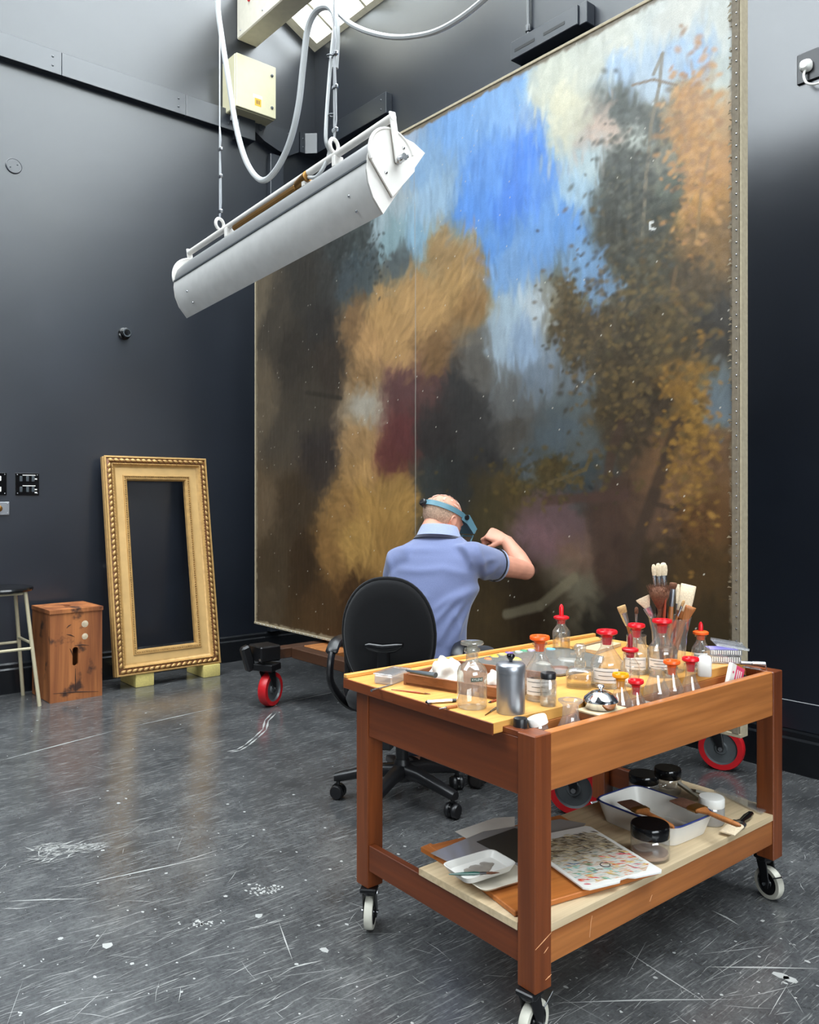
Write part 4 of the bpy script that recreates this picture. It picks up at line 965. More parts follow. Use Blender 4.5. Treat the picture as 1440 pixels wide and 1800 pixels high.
backmesh([(.99, .001), (.985, .018), (.94, .034), (.8, .042), (.3, .044)]).done('back_cushion', M['chair_fab'], ch, 60)
B().tube([backpt(*egg(2 * PI * i / 48, 1.0), -.002) for i in range(49)], .008, 8).done('piping', M['chair_fab'], ch)
seat = B(); seat.loft([((0, .02, z), (.235 * s, 0, 0), (0, .225 * s, 0)) for z, s in ((.40, .8), (.415, .96), (.44, 1.0), (.462, .97), (.472, .8))], 32, .75); seat.done('seat', M['chair_fab'], ch, 60)
B().box((0, .0, .385), (.2, .22, .035), .006).done('seat_plate', M['black'], ch, 0)
B().box((0, -.245, .42), (.055, .035, .26), .01, (-.05, 0, 0)).done('back_bar', M['black'], ch, 0)
B().box((0, -.14, .375), (.06, .25, .022), .005).done('back_bar_foot', M['black'], ch, 0)
br = B(); br.b2((-.024, -.306, .545), (.024, -.275, .69), .008); br.done('back_bracket', M['black_gloss'], ch, 0)
b = B(); b.loft([((x, -.292 , z), (0, .016, 0), (0, 0, h)) for x, z, h in ((-.07, .705, .008), (-.055, .702, .017), (0, .694, .02), (.05, .702, .019), (.078, .712, .008))], 14, .8); b.done('height_lever', M['black_gloss'], ch)
B().cyl((0, 0, .12), (0, 0, .38), .028, n=16).done('gas_column', M['black'], ch)
B().lathe([(.042, .09), (.045, .1), (.036, .16), (.03, .18)], 18, (0, 0, 0), None, True, True).done('hub', M['black'], ch)
for s in (-1, 1):
    x = s * .262
    pts = smoothpath([(s * .15, .05, .385), (s * .225, .05, .39), (x, .045, .44), (x, .06, .54), (x, .04, .635), (x, -.03, .665), (x, -.12, .655), (x, -.165, .60), (x, -.15, .51), (s * .225, -.06, .41), (s * .15, -.02, .385)], 5)
    B().tube(pts, .02, 10, flat=.7).done('armrest', M['black'], ch)
    B().tube(smoothpath([(x, .075, .652), (x, 0, .678), (x, -.1, .675), (x, -.155, .64)], 5), [.02] + [.028] * 14 + [.02], 10, flat=.55).done('arm_pad', M['black'], ch)
for k in range(5):
    world_a = math.atan2(2.0 - ch0.y, -2.85 - ch0.x) + 2 * PI * k / 5
    a_ = world_a - ch.rotation_euler[2]
    d = Vector((math.cos(a_), math.sin(a_), 0)); n_ = Vector((-d.y, d.x, 0))
    b = B(); b.loft([(d * r + UP * z, n_ * w, UP * h) for r, z, w, h in ((.03, .13, .032, .03), (.1, .128, .028, .026), (.2, .108, .024, .022), (.265, .094, .022, .020), (.29, .09, .02, .016))], 14, .7)
    b.done('base_leg', M['black'], ch)
    c = d * .275; ang = rnd.uniform(0, PI); ax = Vector((math.cos(ang), math.sin(ang), 0))
    e = B(); e.cyl(c + UP * .04, c + UP * .085, .009); cs = e.done('caster', M['black'], ch)
    for s in (-1, 1): B().lathe([(.014, -.012), (.026, -.012), (.030, -.006), (.030, .006), (.026, .012), (.014, .012)], 18, c + ax * s * .015 + UP * .030, ax, True, True).done('wheel', M['black'], cs)
    b = B(); b.lathe([(.031, -.005), (.031, .005)], 18, c + UP * .034, ax, True, True); b.done('hood', M['black_gloss'], cs)

# ================================================================== the restorer
PHI = 20
mf = yawdir(PHI); ml = CR * math.cos(math.radians(PHI)) - CF * math.sin(math.radians(PHI))     # facing, and his right
hip = atd(750, 1180, 3.42); m0 = Vector((hip.x, hip.y, 0))
man = thing('person', 'balding man in pale blue polo shirt seated working at the painting', 'person', m0)
def W(v): return Vector(v) - m0
TOR = [(.50, 750, 3.42, .178, .130), (.58, 750, 3.42, .178, .132), (.66, 750, 3.43, .170, .125), (.74, 752, 3.44, .166, .122), (.82, 755, 3.455, .172, .122), (.90, 759, 3.475, .186, .124),
       (.97, 763, 3.495, .200, .122), (1.025, 766, 3.515, .196, .112), (1.065, 769, 3.53, .165, .098), (1.095, 771, 3.55, .118, .082), (1.125, 774, 3.575, .076, .066)]
def torso(b, k=1.0, lo=0, hi=99, dz=0):
    secs = []
    for z, px, d, rx, ry in TOR[lo:hi]:
        c = atd(px, 0, d); c.z = z + dz; secs.append((W(c), ml * (rx - (1 - k) * .2), mf * (ry - (1 - k) * .2)))
    b.loft(secs, 36, .85)
shL, shR = atd(704, 990, 3.535), atd(834, 983, 3.47)
elR, wrR = atd(924, 1003, 3.68), atd(890, 950, 3.82)
elL, wrL = atd(694, 1090, 3.63), atd(742, 1130, 3.83)
headc = atd(779, 914, 3.645)
hy = math.radians(50); hp = math.radians(30)
hf = (CR * math.sin(hy) + CF * math.cos(hy)) * math.cos(hp) - UP * math.sin(hp)
hr = (CR * math.cos(hy) - CF * math.sin(hy)); hu = hr.cross(hf)
def HD(x, y, z): return W(headc + hr * x + hf * y + hu * z)

def hand(b, wrist, fw, palm, s, curls, spread=.0, thumb=(.5, .5, .3)):
    # fw towards the knuckles, palm = the way the palm faces, s=+1 thumb on (fw x palm) side
    fw = fw.normalized(); palm = (palm - fw * palm.dot(fw)).normalized(); sd = fw.cross(palm) * s
    b.loft([(wrist + fw * y, sd * w, palm * t) for y, w, t in ((-.02, .026, .021), (.01, .028, .019), (.035, .037, .0165), (.065, .042, .0155), (.088, .041, .0145), (.097, .035, .011))], 16, .8)
    for i, (off, ln) in enumerate(((.029, .074), (.010, .082), (-.010, .077), (-.029, .061))):
        p = wrist + fw * .088 + sd * off; d = fw + sd * (off * spread); d.normalize(); pts = [p - d * .02, p]; a = 0
        for frac, cu_ in zip((.45, .31, .24), curls[i]):
            a += math.radians(cu_); q = fw * math.cos(a) + palm * math.sin(a) + sd * (off * spread) * math.cos(a)
            for h in (.5, 1.0): pts.append(p + q.normalized() * (ln * frac * h))
            p = pts[-1]
        rr = [.0088, .0095, .0092, .0088, .0084, .0082, .0078, .0066]
        b.tube(pts, rr, 10)
        b.ell(pts[-1], (.0066,) * 3, 8, 6)
    a0, a1, a2 = thumb; p = wrist + fw * .022 + sd * .026
    d1 = (fw * .62 + sd * .62 + palm * a0).normalized(); d2 = (fw * .8 + sd * .15 + palm * a1).normalized(); d3 = (fw * .8 - sd * .25 + palm * a2).normalized()
    pts = [p - d1 * .012, p, p + d1 * .042, p + d1 * .042 + d2 * .032, p + d1 * .042 + d2 * .032 + d3 * .024]
    b.tube(pts, [.013, .014, .0115, .0105, .008], 10); b.ell(pts[-1], (.008,) * 3, 8, 6)
    return pts[-1]

b = B()
torso(b, .90)
b.tube([W(atd(773, 0, 3.56) * 1) * 1 if False else W(Vector((atd(773, 945, 3.555).x, atd(773, 945, 3.555).y, 1.06))), W(atd(775, 938, 3.585)), HD(0, -.035, -.075), HD(0, -.02, -.02)], [.075, .062, .060, .06], 18)
# cranium, jaw, brow, nose, lips, ears
b.ell(HD(0, -.012, .022), (.077, .098, .086), 28, 18, Matrix((hr, hf, hu)).transposed().to_4x4())
hm = Matrix((hr, hf, hu)).transposed().to_4x4()
b.loft([(HD(0, y, z), hr * w, hf * d) for z, y, w, d in ((-.118, .062, .020, .020), (-.112, .050, .040, .042), (-.09, .036, .056, .060), (-.06, .026, .064, .070), (-.02, .018, .069, .078), (.03, .0, .072, .088))], 24, .9)
b.loft([(HD(0, y, z), hr * w, hf * d) for z, y, w, d in ((.012, .086, .008, .008), (-.01, .095, .009, .012), (-.03, .105, .013, .014), (-.042, .102, .016, .012), (-.047, .094, .011, .008))], 12)
b.ell(HD(0, .09, -.071), (.022, .009, .005), 12, 8, hm); b.ell(HD(0, .088, -.081), (.019, .009, .0055), 12, 8, hm)
b.ell(HD(0, .078, .022), (.052, .014, .010), 14, 8, hm)
for s in (-1, 1):
    b.ell(HD(s * .076, -.005, -.012), (.008, .019, .032), 14, 10, hm @ Euler((.2, 0, -s * .35)).to_matrix().to_4x4())
    b.torus(HD(s * .081, -.008, -.008), .0215, .0048, 18, 6, hr + hf * .35 * s)
    b.ell(HD(s * .076, .004, -.035), (.007, .010, .010), 10, 8, hm)
# arms
b.tube([W(shR), W(shR.lerp(elR, .35)), W(shR.lerp(elR, .75)), W(elR), W(elR.lerp(wrR, .12)), W(elR.lerp(wrR, .4)), W(elR.lerp(wrR, .8)), W(wrR)], [.056, .054, .047, .042, .044, .045, .034, .029], 16)
b.ell(W(elR), (.043,) * 3, 14, 10)
b.tube([W(shL), W(shL.lerp(elL, .5)), W(elL), W(elL.lerp(wrL, .35)), W(wrL)], [.056, .05, .042, .042, .029], 16); b.ell(W(elL), (.042,) * 3, 14, 10)
tf = (CR * -.88 + CF * .34 + UP * .36)
tip = hand(b, W(wrR), tf, (CR * -.25 + CF * .75 - UP * .6), 1, [(50, 62, 30), (62, 75, 40), (70, 80, 45), (76, 82, 45)], 3, (.45, .6, .5))
hand(b, W(wrL), (CR * .4 + CF * .8 - UP * .25), -UP, -1, [(12, 20, 15)] * 4, 4, (.1, .1, .1))
# legs inside the trousers
hL, hR = hip - ml * .10, hip + ml * .10
kL, kR = hip + mf * .40 - ml * .17, hip + mf * .40 + ml * .15; kL.z = kR.z = .535
aL, aR = kL - mf * .10, kR - mf * .12; aL.z = aR.z = .09
for h_, k_, a_ in ((hL, kL, aL), (hR, kR, aR)): b.tube([W(h_), W(h_.lerp(k_, .5)), W(k_), W(k_.lerp(a_, .4)), W(a_), W(a_ - UP * .045), W(a_ - UP * .05 + mf * .14)], [.075, .066, .052, .05, .036, .036, .03], 14)
body = link('body', remesh(b, .0046, 4, .5), M['skin'], man, 180)
for s in (-1, 1): B().ell(HD(s * .031, .075, .0), (.012, .012, .012), 14, 10).done('eye', M['white_pl'], man)
# polo shirt
b = B(); torso(b, 1.0, 1, 11)
shx = (elR - shR).normalized(); slx = (elL - shL).normalized()
hemR = atd(871, 993, 3.575); hemL = shL.lerp(elL, .45)
b.tube([W(shR - shx * .09 - UP * .02), W(shR - shx * .02), W(shR.lerp(hemR, .45)), W(hemR)], [.068, .074, .073, .069], 22)
b.tube([W(shL - slx * .02 + ml * .07), W(shL), W(shL.lerp(hemL, .5)), W(hemL)], [.075, .076, .073, .066], 22)
sh = remesh(b, .0085, 7, .55)
FOLDS = [([(772, 1128), (792, 1090), (815, 1055), (846, 1026)], .010, 6), ([(768, 1092), (792, 1062), (826, 1036), (852, 1020)], .009, 6), ([(790, 1135), (808, 1098), (824, 1060), (840, 1034)], .009, 5),
         ([(766, 1070), (790, 1052), (818, 1038)], .006, 6), ([(838, 958), (846, 985), (852, 1012)], .006, 5), ([(850, 1012), (864, 1004), (876, 992)], .007, 5), ([(846, 990), (860, 984), (872, 984)], .005, 5),
         ([(700, 1000), (735, 1004), (780, 1000), (815, 1008)], .004, 7), ([(695, 965), (730, 968), (770, 966)], .003, 6), ([(690, 1040), (720, 1052), (750, 1050)], .004, 7), ([(684, 985), (690, 1010), (686, 1040)], .006, 5), ([(800, 1080), (806, 1110), (800, 1140)], .006, 5)]
nrm = [v.normal.copy() for v in sh.vertices]
for v, n_ in zip(sh.vertices, nrm):
    p = v.co + m0; d_ = dep(p); px = 720 + FPX * (SA * p.x + CA * p.y) / d_; py = 875 - FPX * (p.z - CAM_H) / d_
    if n_.dot(-CF) < -.1: continue
    h = .0022 * mnoise.noise(p * 14)
    for pl, amp, sg in FOLDS:
        best = 1e9; along = 0
        for k_, ((x0, y0), (x1, y1)) in enumerate(zip(pl, pl[1:])):
            dx, dy = x1 - x0, y1 - y0; t_ = max(0, min(1, ((px - x0) * dx + (py - y0) * dy) / (dx * dx + dy * dy)))
            q_ = math.hypot(px - x0 - t_ * dx, py - y0 - t_ * dy)
            if q_ < best: best = q_; along = (k_ + t_) / (len(pl) - 1)
        h += 1.5 * amp * math.exp(-(best / sg) ** 2) * math.sin(PI * min(max(along * .9 + .05, 0), 1)) ** .5
    v.co += n_ * h
shirt = link('shirt', sh, M['shirt'], man, 180)
def band(c, ax, r0, r1, h, name, mat, parent, n=28, tilt=None, th=.0):
    bb = B(); bb.lathe([(r0, -h / 2), (r1, h / 2), (r1 - .004, h / 2), (r0 - .004, -h / 2)], n, c, ax); return bb.done(name, M[mat], parent, 60)
band(W(hemR) + shx * .006, shx, .0735, .0725, .013, 'sleeve_trim', 'collar', shirt); band(W(hemR) + shx * -.003, shx, .0748, .0742, .006, 'sleeve_stripe', 'navy', shirt)
band(W(hemL), slx, .069, .068, .012, 'sleeve_trim', 'collar', shirt)
nk = W(atd(772, 936, 3.575)); nax = (mf * .22 + UP).normalized()
b = B(); secs = []
def nring(h, rx, ry, dy=0): return (nk + nax * h + mf * dy, ml * rx, (nax.cross(ml)).normalized() * ry)
b.skin([b.ring(*nring(h, rx, ry), 32) for h, rx, ry in ((-.028, .103, .093), (-.022, .100, .091), (.018, .084, .079), (.027, .079, .075), (.027, .074, .070), (.0, .074, .070))], False, False)
b.done('collar', M['collar'], man, 60)
b = B(); b.skin([b.ring(*nring(h, rx, ry), 32) for h, rx, ry in ((-.036, .1125, .1005), (-.022, .1035, .0945), (-.022, .099, .090))], False, False); b.done('collar_stripe', M['navy'], man, 60)
# hair: short ring round back and sides, sparse white on top
def cap(name, mat, test, sc, seedn, disp):
    bb = B(); n1, n2 = 56, 36; g = {}
    for j in range(n2 + 1):
        th_ = PI * j / n2
        for i in range(n1):
            ph = 2 * PI * i / n1; v = Vector((math.sin(th_) * math.cos(ph), math.sin(th_) * math.sin(ph), math.cos(th_)))
            if test(v):
                k = sc + disp * mnoise.noise(v * 9 + Vector((seedn, 0, 0)))
                g[i, j] = bb.bm.verts.new(HD(v.x * (.0775 * k), -.012 + v.y * .0985 * k, .022 + v.z * .0865 * k))
    for (i, j) in list(g):
        q = [(i, j), ((i + 1) % n1, j), ((i + 1) % n1, j + 1), (i, j + 1)]
        if all(p in g for p in q): bb._f([g[p] for p in q])
    return bb.done(name, M[mat], man, 180)
cap('hair', 'hair', lambda v: -.98 < v.z < .42 and (v.y < -.05 or (v.y < .25 and v.z > .12)), 1.035, 1, .03)
cap('thin_hair', 'hair_white', lambda v: v.z >= .36 and v.y < .35 and mnoise.noise(v * 6) > -.12, 1.015, 4, .02)
# trousers and shoes
b = B(); torso(b, 1.02, 0, 3, -.03)
for h_, k_, a_ in ((hL, kL, aL), (hR, kR, aR)): b.tube([W(h_ - mf * .05), W(h_), W(h_.lerp(k_, .5)), W(k_), W(k_.lerp(a_, .15)), W(k_.lerp(a_, .6)), W(a_)], [.10, .098, .085, .068, .068, .062, .058], 18)
link('trousers', remesh(b, .010, 6, .5), M['trouser'], man, 180)
for a_ in (aL, aR):
    b = B(); c = W(a_); c.z = 0
    b.loft([(c + mf * y + UP * z, ml * w, UP * h) for y, z, w, h in ((-.07, .045, .022, .03), (-.06, .05, .034, .048), (.0, .05, .038, .049), (.08, .04, .044, .038), (.15, .032, .046, .030), (.19, .028, .034, .024), (.205, .026, .012, .012))], 18, .8)
    b.done('shoe', M['shoe'], man)
# magnifier visor
vz_ = thing('magnifier_visor', 'blue-grey magnifying headband visor on the man\'s head', 'visor', headc)
def V(x, y, z): return hr * x + hf * y + hu * z
b = B(); rings = []
n = 40
for i in range(n + 1):
    a_ = PI / 2 + .42 + (2 * PI - .84) * i / n
    x, y = math.cos(a_), math.sin(a_)
    sl = .018 + .012 * y
    lo_, hi_ = sl - .005, sl + .019
    k0 = .0845; k1 = .107
    rings.append(b._v([V(x * k0, -.012 + y * k1, lo_ + .012), V(x * (k0 + .003), -.012 + y * (k1 + .003), lo_ + .012), V(x * (k0 + .002), -.012 + y * (k1 + .002), hi_ + .012), V(x * (k0 - .001), -.012 + y * (k1 - .001), hi_ + .012)]))
b.skin(rings); b.done('headband', M['visor'], vz_, 40)
B().lathe([(.017, 0), (.017, .012), (.012, .016), (0, .016)], 14, V(-.02, -.121, .018), -hf, True).done('adjusting_knob', M['black'], vz_)
b = B(); b.skin([b._v([V(x, y, z) for x, y, z in ((-.078, .062, .062), (.078, .062, .062), (.080, .135, .030), (.066, .150, .018), (-.066, .150, .018), (-.080, .135, .030))]), b._v([V(x, y, z - .006) for x, y, z in ((-.078, .062, .060), (.078, .062, .060), (.080, .133, .028), (.066, .148, .016), (-.066, .148, .016), (-.080, .133, .028))])])
b.done('visor_top', M['visor'], vz_, 0)
for s in (-1, 1):
    b = B(); b.skin([b._v([V(s * .080 + dx, y, z) for y, z in ((.03, .045), (.062, .062), (.135, .030), (.128, .0), (.07, .02), (.03, .02))]) for dx in (0, s * .004)]); b.done('visor_side', M['visor'], vz_, 0)
    B().lathe([(.012, 0), (.012, .008), (0, .009)], 12, V(s * .083, .05, .042), hr * s, True).done('hinge_knob', M['black'], vz_)
for zz, nm in ((-.004, 'lens_bar'), (-.036, 'lens_bar')): B().box(V(0, .142, zz), (.138, .006, .007), .002, hm).done(nm, M['visor'], vz_, 0)
for xx in (-.066, 0, .066): B().box(V(xx, .142, -.018), (.007, .006, .04), .002, hm).done('lens_post', M['visor'], vz_, 0)
for xx in (-.033, .033): B().box(V(xx, .142, -.02), (.058, .002, .026), 0, hm).done('lens', M['glass'], vz_, 0)
# swab stick held to the canvas
tipw = tip + m0
t = thing('swab_stick', 'thin wooden swab stick held in the man\'s right hand', 'swab', tipw)
tgt = Vector((tipw.x - .12, PY - .02, tipw.z + .03))
dv = (tgt - tipw).normalized()
B().cyl(-dv * .05, dv * min(.14, (tgt - tipw).length - .015), .0022, n=8).done('stick', M['handle_wood'], t)
B().ell(dv * min(.14, (tgt - tipw).length - .015), (.005, .005, .005), 10, 8).done('cotton_tip', M['tissue'], t)

# ================================================================== the restorer's trolley
TZ, TRZ, WELL = .745, .73, .612        # board top, rim top, floor of the well
tr0 = Vector((-1.242, 1.428, 0)); TROT = math.radians(-1.3)
TW, TD = .713, 1.16
tro = thing('work_trolley', 'reddish brown wooden work trolley on casters crowded with bottles', 'trolley', tr0, TROT)
TM = Matrix.Translation(tr0) @ Matrix.Rotation(TROT, 4, 'Z')
def TL(p): return TM.inverted() @ Vector(p)
lw_ = .057
for x0, y0, zt in ((-lw_, 0, TRZ), (-TW, 0, .716), (-lw_, TD - lw_, TRZ), (-TW, TD - lw_, .716)):
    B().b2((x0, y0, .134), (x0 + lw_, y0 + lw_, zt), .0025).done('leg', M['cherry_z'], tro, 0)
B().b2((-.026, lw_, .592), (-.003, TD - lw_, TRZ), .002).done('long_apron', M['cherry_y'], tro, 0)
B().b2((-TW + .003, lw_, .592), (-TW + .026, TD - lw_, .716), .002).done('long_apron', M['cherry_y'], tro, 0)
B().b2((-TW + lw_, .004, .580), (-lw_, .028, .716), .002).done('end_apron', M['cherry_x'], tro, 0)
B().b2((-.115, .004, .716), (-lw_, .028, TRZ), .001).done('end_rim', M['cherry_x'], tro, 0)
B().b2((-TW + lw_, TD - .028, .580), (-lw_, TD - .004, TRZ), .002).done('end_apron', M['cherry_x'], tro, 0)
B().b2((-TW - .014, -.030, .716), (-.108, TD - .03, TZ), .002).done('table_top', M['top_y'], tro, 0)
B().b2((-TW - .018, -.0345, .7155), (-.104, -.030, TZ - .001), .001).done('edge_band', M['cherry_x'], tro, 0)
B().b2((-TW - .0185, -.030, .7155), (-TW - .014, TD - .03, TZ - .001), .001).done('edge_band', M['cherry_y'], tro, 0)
B().b2((-.122, .03, .60), (-.106, TD - .03, .716), .001).done('well_wall', M['cherry_y'], tro, 0)
B().b2((-.106, .028, .60), (-.026, TD - .028, WELL), .001).done('well_floor', M['ply'], tro, 0)
B().b2((-TW - .018, -.034, TZ), (-TW - .002, TD - .03, TZ + .012), .002).done('back_lip', M['top_y'], tro, 0)
B().b2((-.026, lw_, .186), (-.004, TD - lw_, .262), .002).done('long_rail', M['cherry_y'], tro, 0)
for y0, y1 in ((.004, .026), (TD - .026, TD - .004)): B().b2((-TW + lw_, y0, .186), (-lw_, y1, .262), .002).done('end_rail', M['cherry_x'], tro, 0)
b = B(); sx = -.42; SHZ = .28
b.prism([(sx, .0), (-lw_, .0), (-lw_, lw_), (-.002, lw_), (-.002, TD - lw_), (-lw_, TD - lw_), (-lw_, TD), (sx, TD)], .262, SHZ); b.done('shelf_board', M['ply'], tro, 0)
for x, y, axs in ((-lw_ / 2 - .004, .03, CR * .75 - CF * .66), (-TW + .03, .03, CR * 1.0 - CF * .12), (-lw_ / 2, TD - .03, CR * -.93 - CF * .42), (-TW + .03, TD - .03, CR * .9 + CF * .3)):
    e = bpy.data.objects.new('caster', None); COL.objects.link(e); e.parent = tro; e.location = (x, y, 0)
    al = Matrix.Rotation(-TROT, 3, 'Z') @ axs
    caster(e, (0, 0, 0), al, .05, .024, 'cream_tyre', 'black_metal', (.05, .05), .014, 'black_metal')
    fw = UP.cross(al.normalized())
    B().box(fw * .045 + UP * .085, (.03, .045, .004), .001, (.5, 0, math.atan2(al.y, al.x))).done('brake_plate', M['steel'], e, 0)
M['worn'] = plain('worn_pale_wood', rgb(205, 150, 105), .6)
for p0, p1 in (((-.0, .001, .24), (-.0, .056, .262)), ((-.0, .03, .222), (-.0, .045, .232)), ((-.0, .035, .158), (-.0, .056, .164))):
    B().tube([p0, ((p0[0] + p1[0]) / 2, (p0[1] + p1[1]) / 2, (p0[2] + p1[2]) / 2), p1], [.0006, .0014, .0006], 6).done('scratch', M['worn'], tro)
for y0, z0, y1, z1 in ((.2, .2, .205, .235), (.205, .235, .21, .25), (.45, .21, .46, .225)):
    B().tube([(-.0035, y0, z0), (-.0035, y1, z1)], .001, 6).done('scratch', M['worn'], tro)

# ------------------------------------------------------------------ bottles and stoppers
def bottle_prof(r, hb, hs, rn, hn, lip=1.3):
    return [(.001, .003), (r * .9, 0), (r, .005), (r, hb), (r * .97, hb + .004), (rn * 1.03, hs), (rn, hs + .004), (rn, hn - .005), (rn * lip, hn - .004), (rn * lip, hn), (rn * .92, hn)]
def curved_label(root, r, z0, z1, a0, a1, lines=3, mat='label_paper', name='label'):
    b = B(); n = 12
    g = [b._v([(r * math.cos(a0 + (a1 - a0) * i / n), r * math.sin(a0 + (a1 - a0) * i / n), z) for i in range(n + 1)]) for z in (z0, z1)]
    b.skin(g, False, False, False); o = b.done(name, M[mat], root, 180)
    if lines:
        b = B(); rr = r + .0004
        for k in range(lines):
            zc = z0 + (z1 - z0) * (k + .7) / (lines + .4)
            m_ = .06 if k in (0, lines - 1) else .15 + .1 * (k % 2)
            b.skin([b._v([(rr * math.cos(a), rr * math.sin(a), z) for a in [a0 + (a1 - a0) * (m_ + (1 - 2 * m_) * i / n) for i in range(n + 1)]]) for z in (zc - .0007, zc + .0007)], False, False, False)
        b.done('printed_lines', M['ink'], o, 180)
    return o
def stopper(root, rn, hn, mat, n=20, s=1.0):
    f = rn * 1.72 * s
    B().lathe([(rn * .72, -.022), (rn * .9, -.001), (rn * 1.0, .004), (f * .82, .007), (f, .010), (f, .0165), (f * .93, .019), (f * .72, .018), (f * .62, .010), (0, .010)], n, (0, 0, hn), None, True).done('stopper', M[mat], root, 40)
def cam_ang(p): return math.atan2(-p.y, -p.x)
def reagent(p, px_w, top_y, label, mat_stop, name='reagent_bottle', fill=.45, lab=True, glass='glass', neck=.38, liquid='liquid', cat='bottle', group=None, tilt=None, cone=.72, lz=(.25, .62)):
    r = mm(px_w, p) / 2; r = min(r, .0375) if p.z < .7 else r; H = max(vz(top_y, p) - p.z, .05); hn = H - .018
    rn = r * neck; hb = hn * (.50 if cone < .9 else .66); hs = hn * (.79 if cone < .9 else .9)
    t = thing(name, label, cat, p, 0, group)
    if tilt: t.rotation_euler = tilt
    B().lathe(bottle_prof(r, hb, hs, rn, hn), 28).done('glass_body', M[glass], t, 45)
    if fill:
        lr = r * .95; B().lathe([(lr * .92, .005), (lr, .009), (lr, hn * fill), (lr * .98, hn * fill + .0006)], 28, (0, 0, 0), None, True, True).done('contents', M[liquid], t, 45)
    if mat_stop: stopper(t, rn, hn, mat_stop)
    if lab:
        a = cam_ang(p); curved_label(t, r * 1.012, hb * lz[0], hb * lz[1] + hb * .2, a - .95, a + .75, 3)
    return t
def dropper(p, px_w, flange_y, top_y, label, m1, m2, liquid='liquid', lab=False, fill=.6):
    r = mm(px_w, p) / 2; hn = vz(flange_y, p) - p.z - .006; H = vz(top_y, p) - p.z
    rn = r * .5; hb = hn * .6
    t = thing('dropper_bottle', label, 'bottle', p)
    B().lathe(bottle_prof(r, hb, hn * .82, rn, hn), 24).done('glass_body', M['glass'], t, 45)
    B().lathe([(r * .9, .004), (r * .95, .008), (r * .95, hb * fill)], 24, (0, 0, 0), None, True, True).done('contents', M[liquid], t, 45)
    f = rn * 1.75
    B().lathe([(rn * .8, -.014), (rn * .9, 0), (f * .8, .002), (f, .004), (f, .010), (f * .8, .013), (rn * .55, .014), (0, .014)], 18, (0, 0, hn), None, True).done('collar', M[m2], t, 40)
    tw = rn * .52; B().lathe([(tw, .012), (tw, H - hn - .012), (tw * .8, H - hn - .006), (tw * .35, H - hn), (0, H - hn)], 14, (0, 0, hn), None, True).done('teat', M[m1], t, 50)
    B().cyl((0, 0, .012), (0, 0, hn), .0025, n=8).done('pipette', M['glass'], t)
    if lab: a = cam_ang(p); curved_label(t, r * 1.012, hb * .2, hb * .9, a - .8, a + .8, 4)
    return t
# --- xylene bottle with flat glass stopper
p = onz(830, 1243, TZ); r = mm(53, p) / 2
t = thing('glass_bottle', 'empty dusty glass bottle with flat glass stopper and green label strip', 'bottle', p)
hn = .150; hb = .086
B().lathe([(.001, .004), (r * .88, 0), (r, .007), (r, hb), (r * .97, hb + .009), (r * .86, hb + .018), (r * .62, hb + .026), (r * .43, hb + .031), (r * .40, hb + .036), (r * .40, hn - .010), (r * .52, hn - .008), (r * .54, hn - .004), (r * .52, hn), (r * .36, hn)], 32).done('glass_body', M['glass_dusty'], t, 60)
B().lathe([(r * .3, -.02), (r * .35, .004), (r * .34, .008), (r * .74, .011), (r * .78, .014), (r * .74, .018), (0, .019)], 28, (0, 0, hn), None, True).done('glass_stopper', M['glass_dusty'], t, 50)
a = cam_ang(p) + .35
lab = curved_label(t, r * 1.012, .073, .083, a - .42, a + .42, 0, 'green_label', 'label_strip')
def bend_text(txt, root, r, a, z, size, mat, depth=.0003):
    cu = bpy.data.curves.new('lettering', 'FONT'); cu.body = txt; cu.size = size; cu.align_x = 'CENTER'; cu.align_y = 'CENTER'; cu.resolution_u = 2
    o_ = bpy.data.objects.new('tmp', cu); COL.objects.link(o_)
    me_ = bpy.data.meshes.new_from_object(o_.evaluated_get(bpy.context.evaluated_depsgraph_get())); bpy.data.objects.remove(o_); bpy.data.curves.remove(cu)
    for v in me_.vertices:
        aa = a + v.co.x / r; v.co = (r * math.cos(aa), r * math.sin(aa), z + v.co.y)
    me_.name = 'lettering'
    return link('lettering', me_, M[mat], root, 0)
bend_text('XYLENE', lab, r * 1.012 + .0005, a, .078, .0085, 'white_pl')
# --- aluminium canister
p = onz(898, 1252, TZ); r = mm(50, p) / 2; H = vz(1168, p) - TZ
t = thing('metal_canister', 'tall grey metal canister with black knob on its lid', 'canister', p)
B().lathe([(0, 0), (r * .97, 0), (r, .003), (r, H - .016)], 40, cap1=True).done('body', M['dull_steel'], t, 40)
B().lathe([(r * 1.03, H - .018), (r * 1.04, H - .016), (r * 1.04, H - .002), (r * .98, H + .002), (r * .9, H + .004), (r * .3, H + .007), (0, H + .007)], 40, cap0=True).done('lid', M['dull_steel'], t, 40)
B().lathe([(.004, H + .006), (.005, H + .012), (.010, H + .018), (.0105, H + .023), (.008, H + .026), (0, H + .026)], 18).done('lid_knob', M['black_gloss'], t, 50)
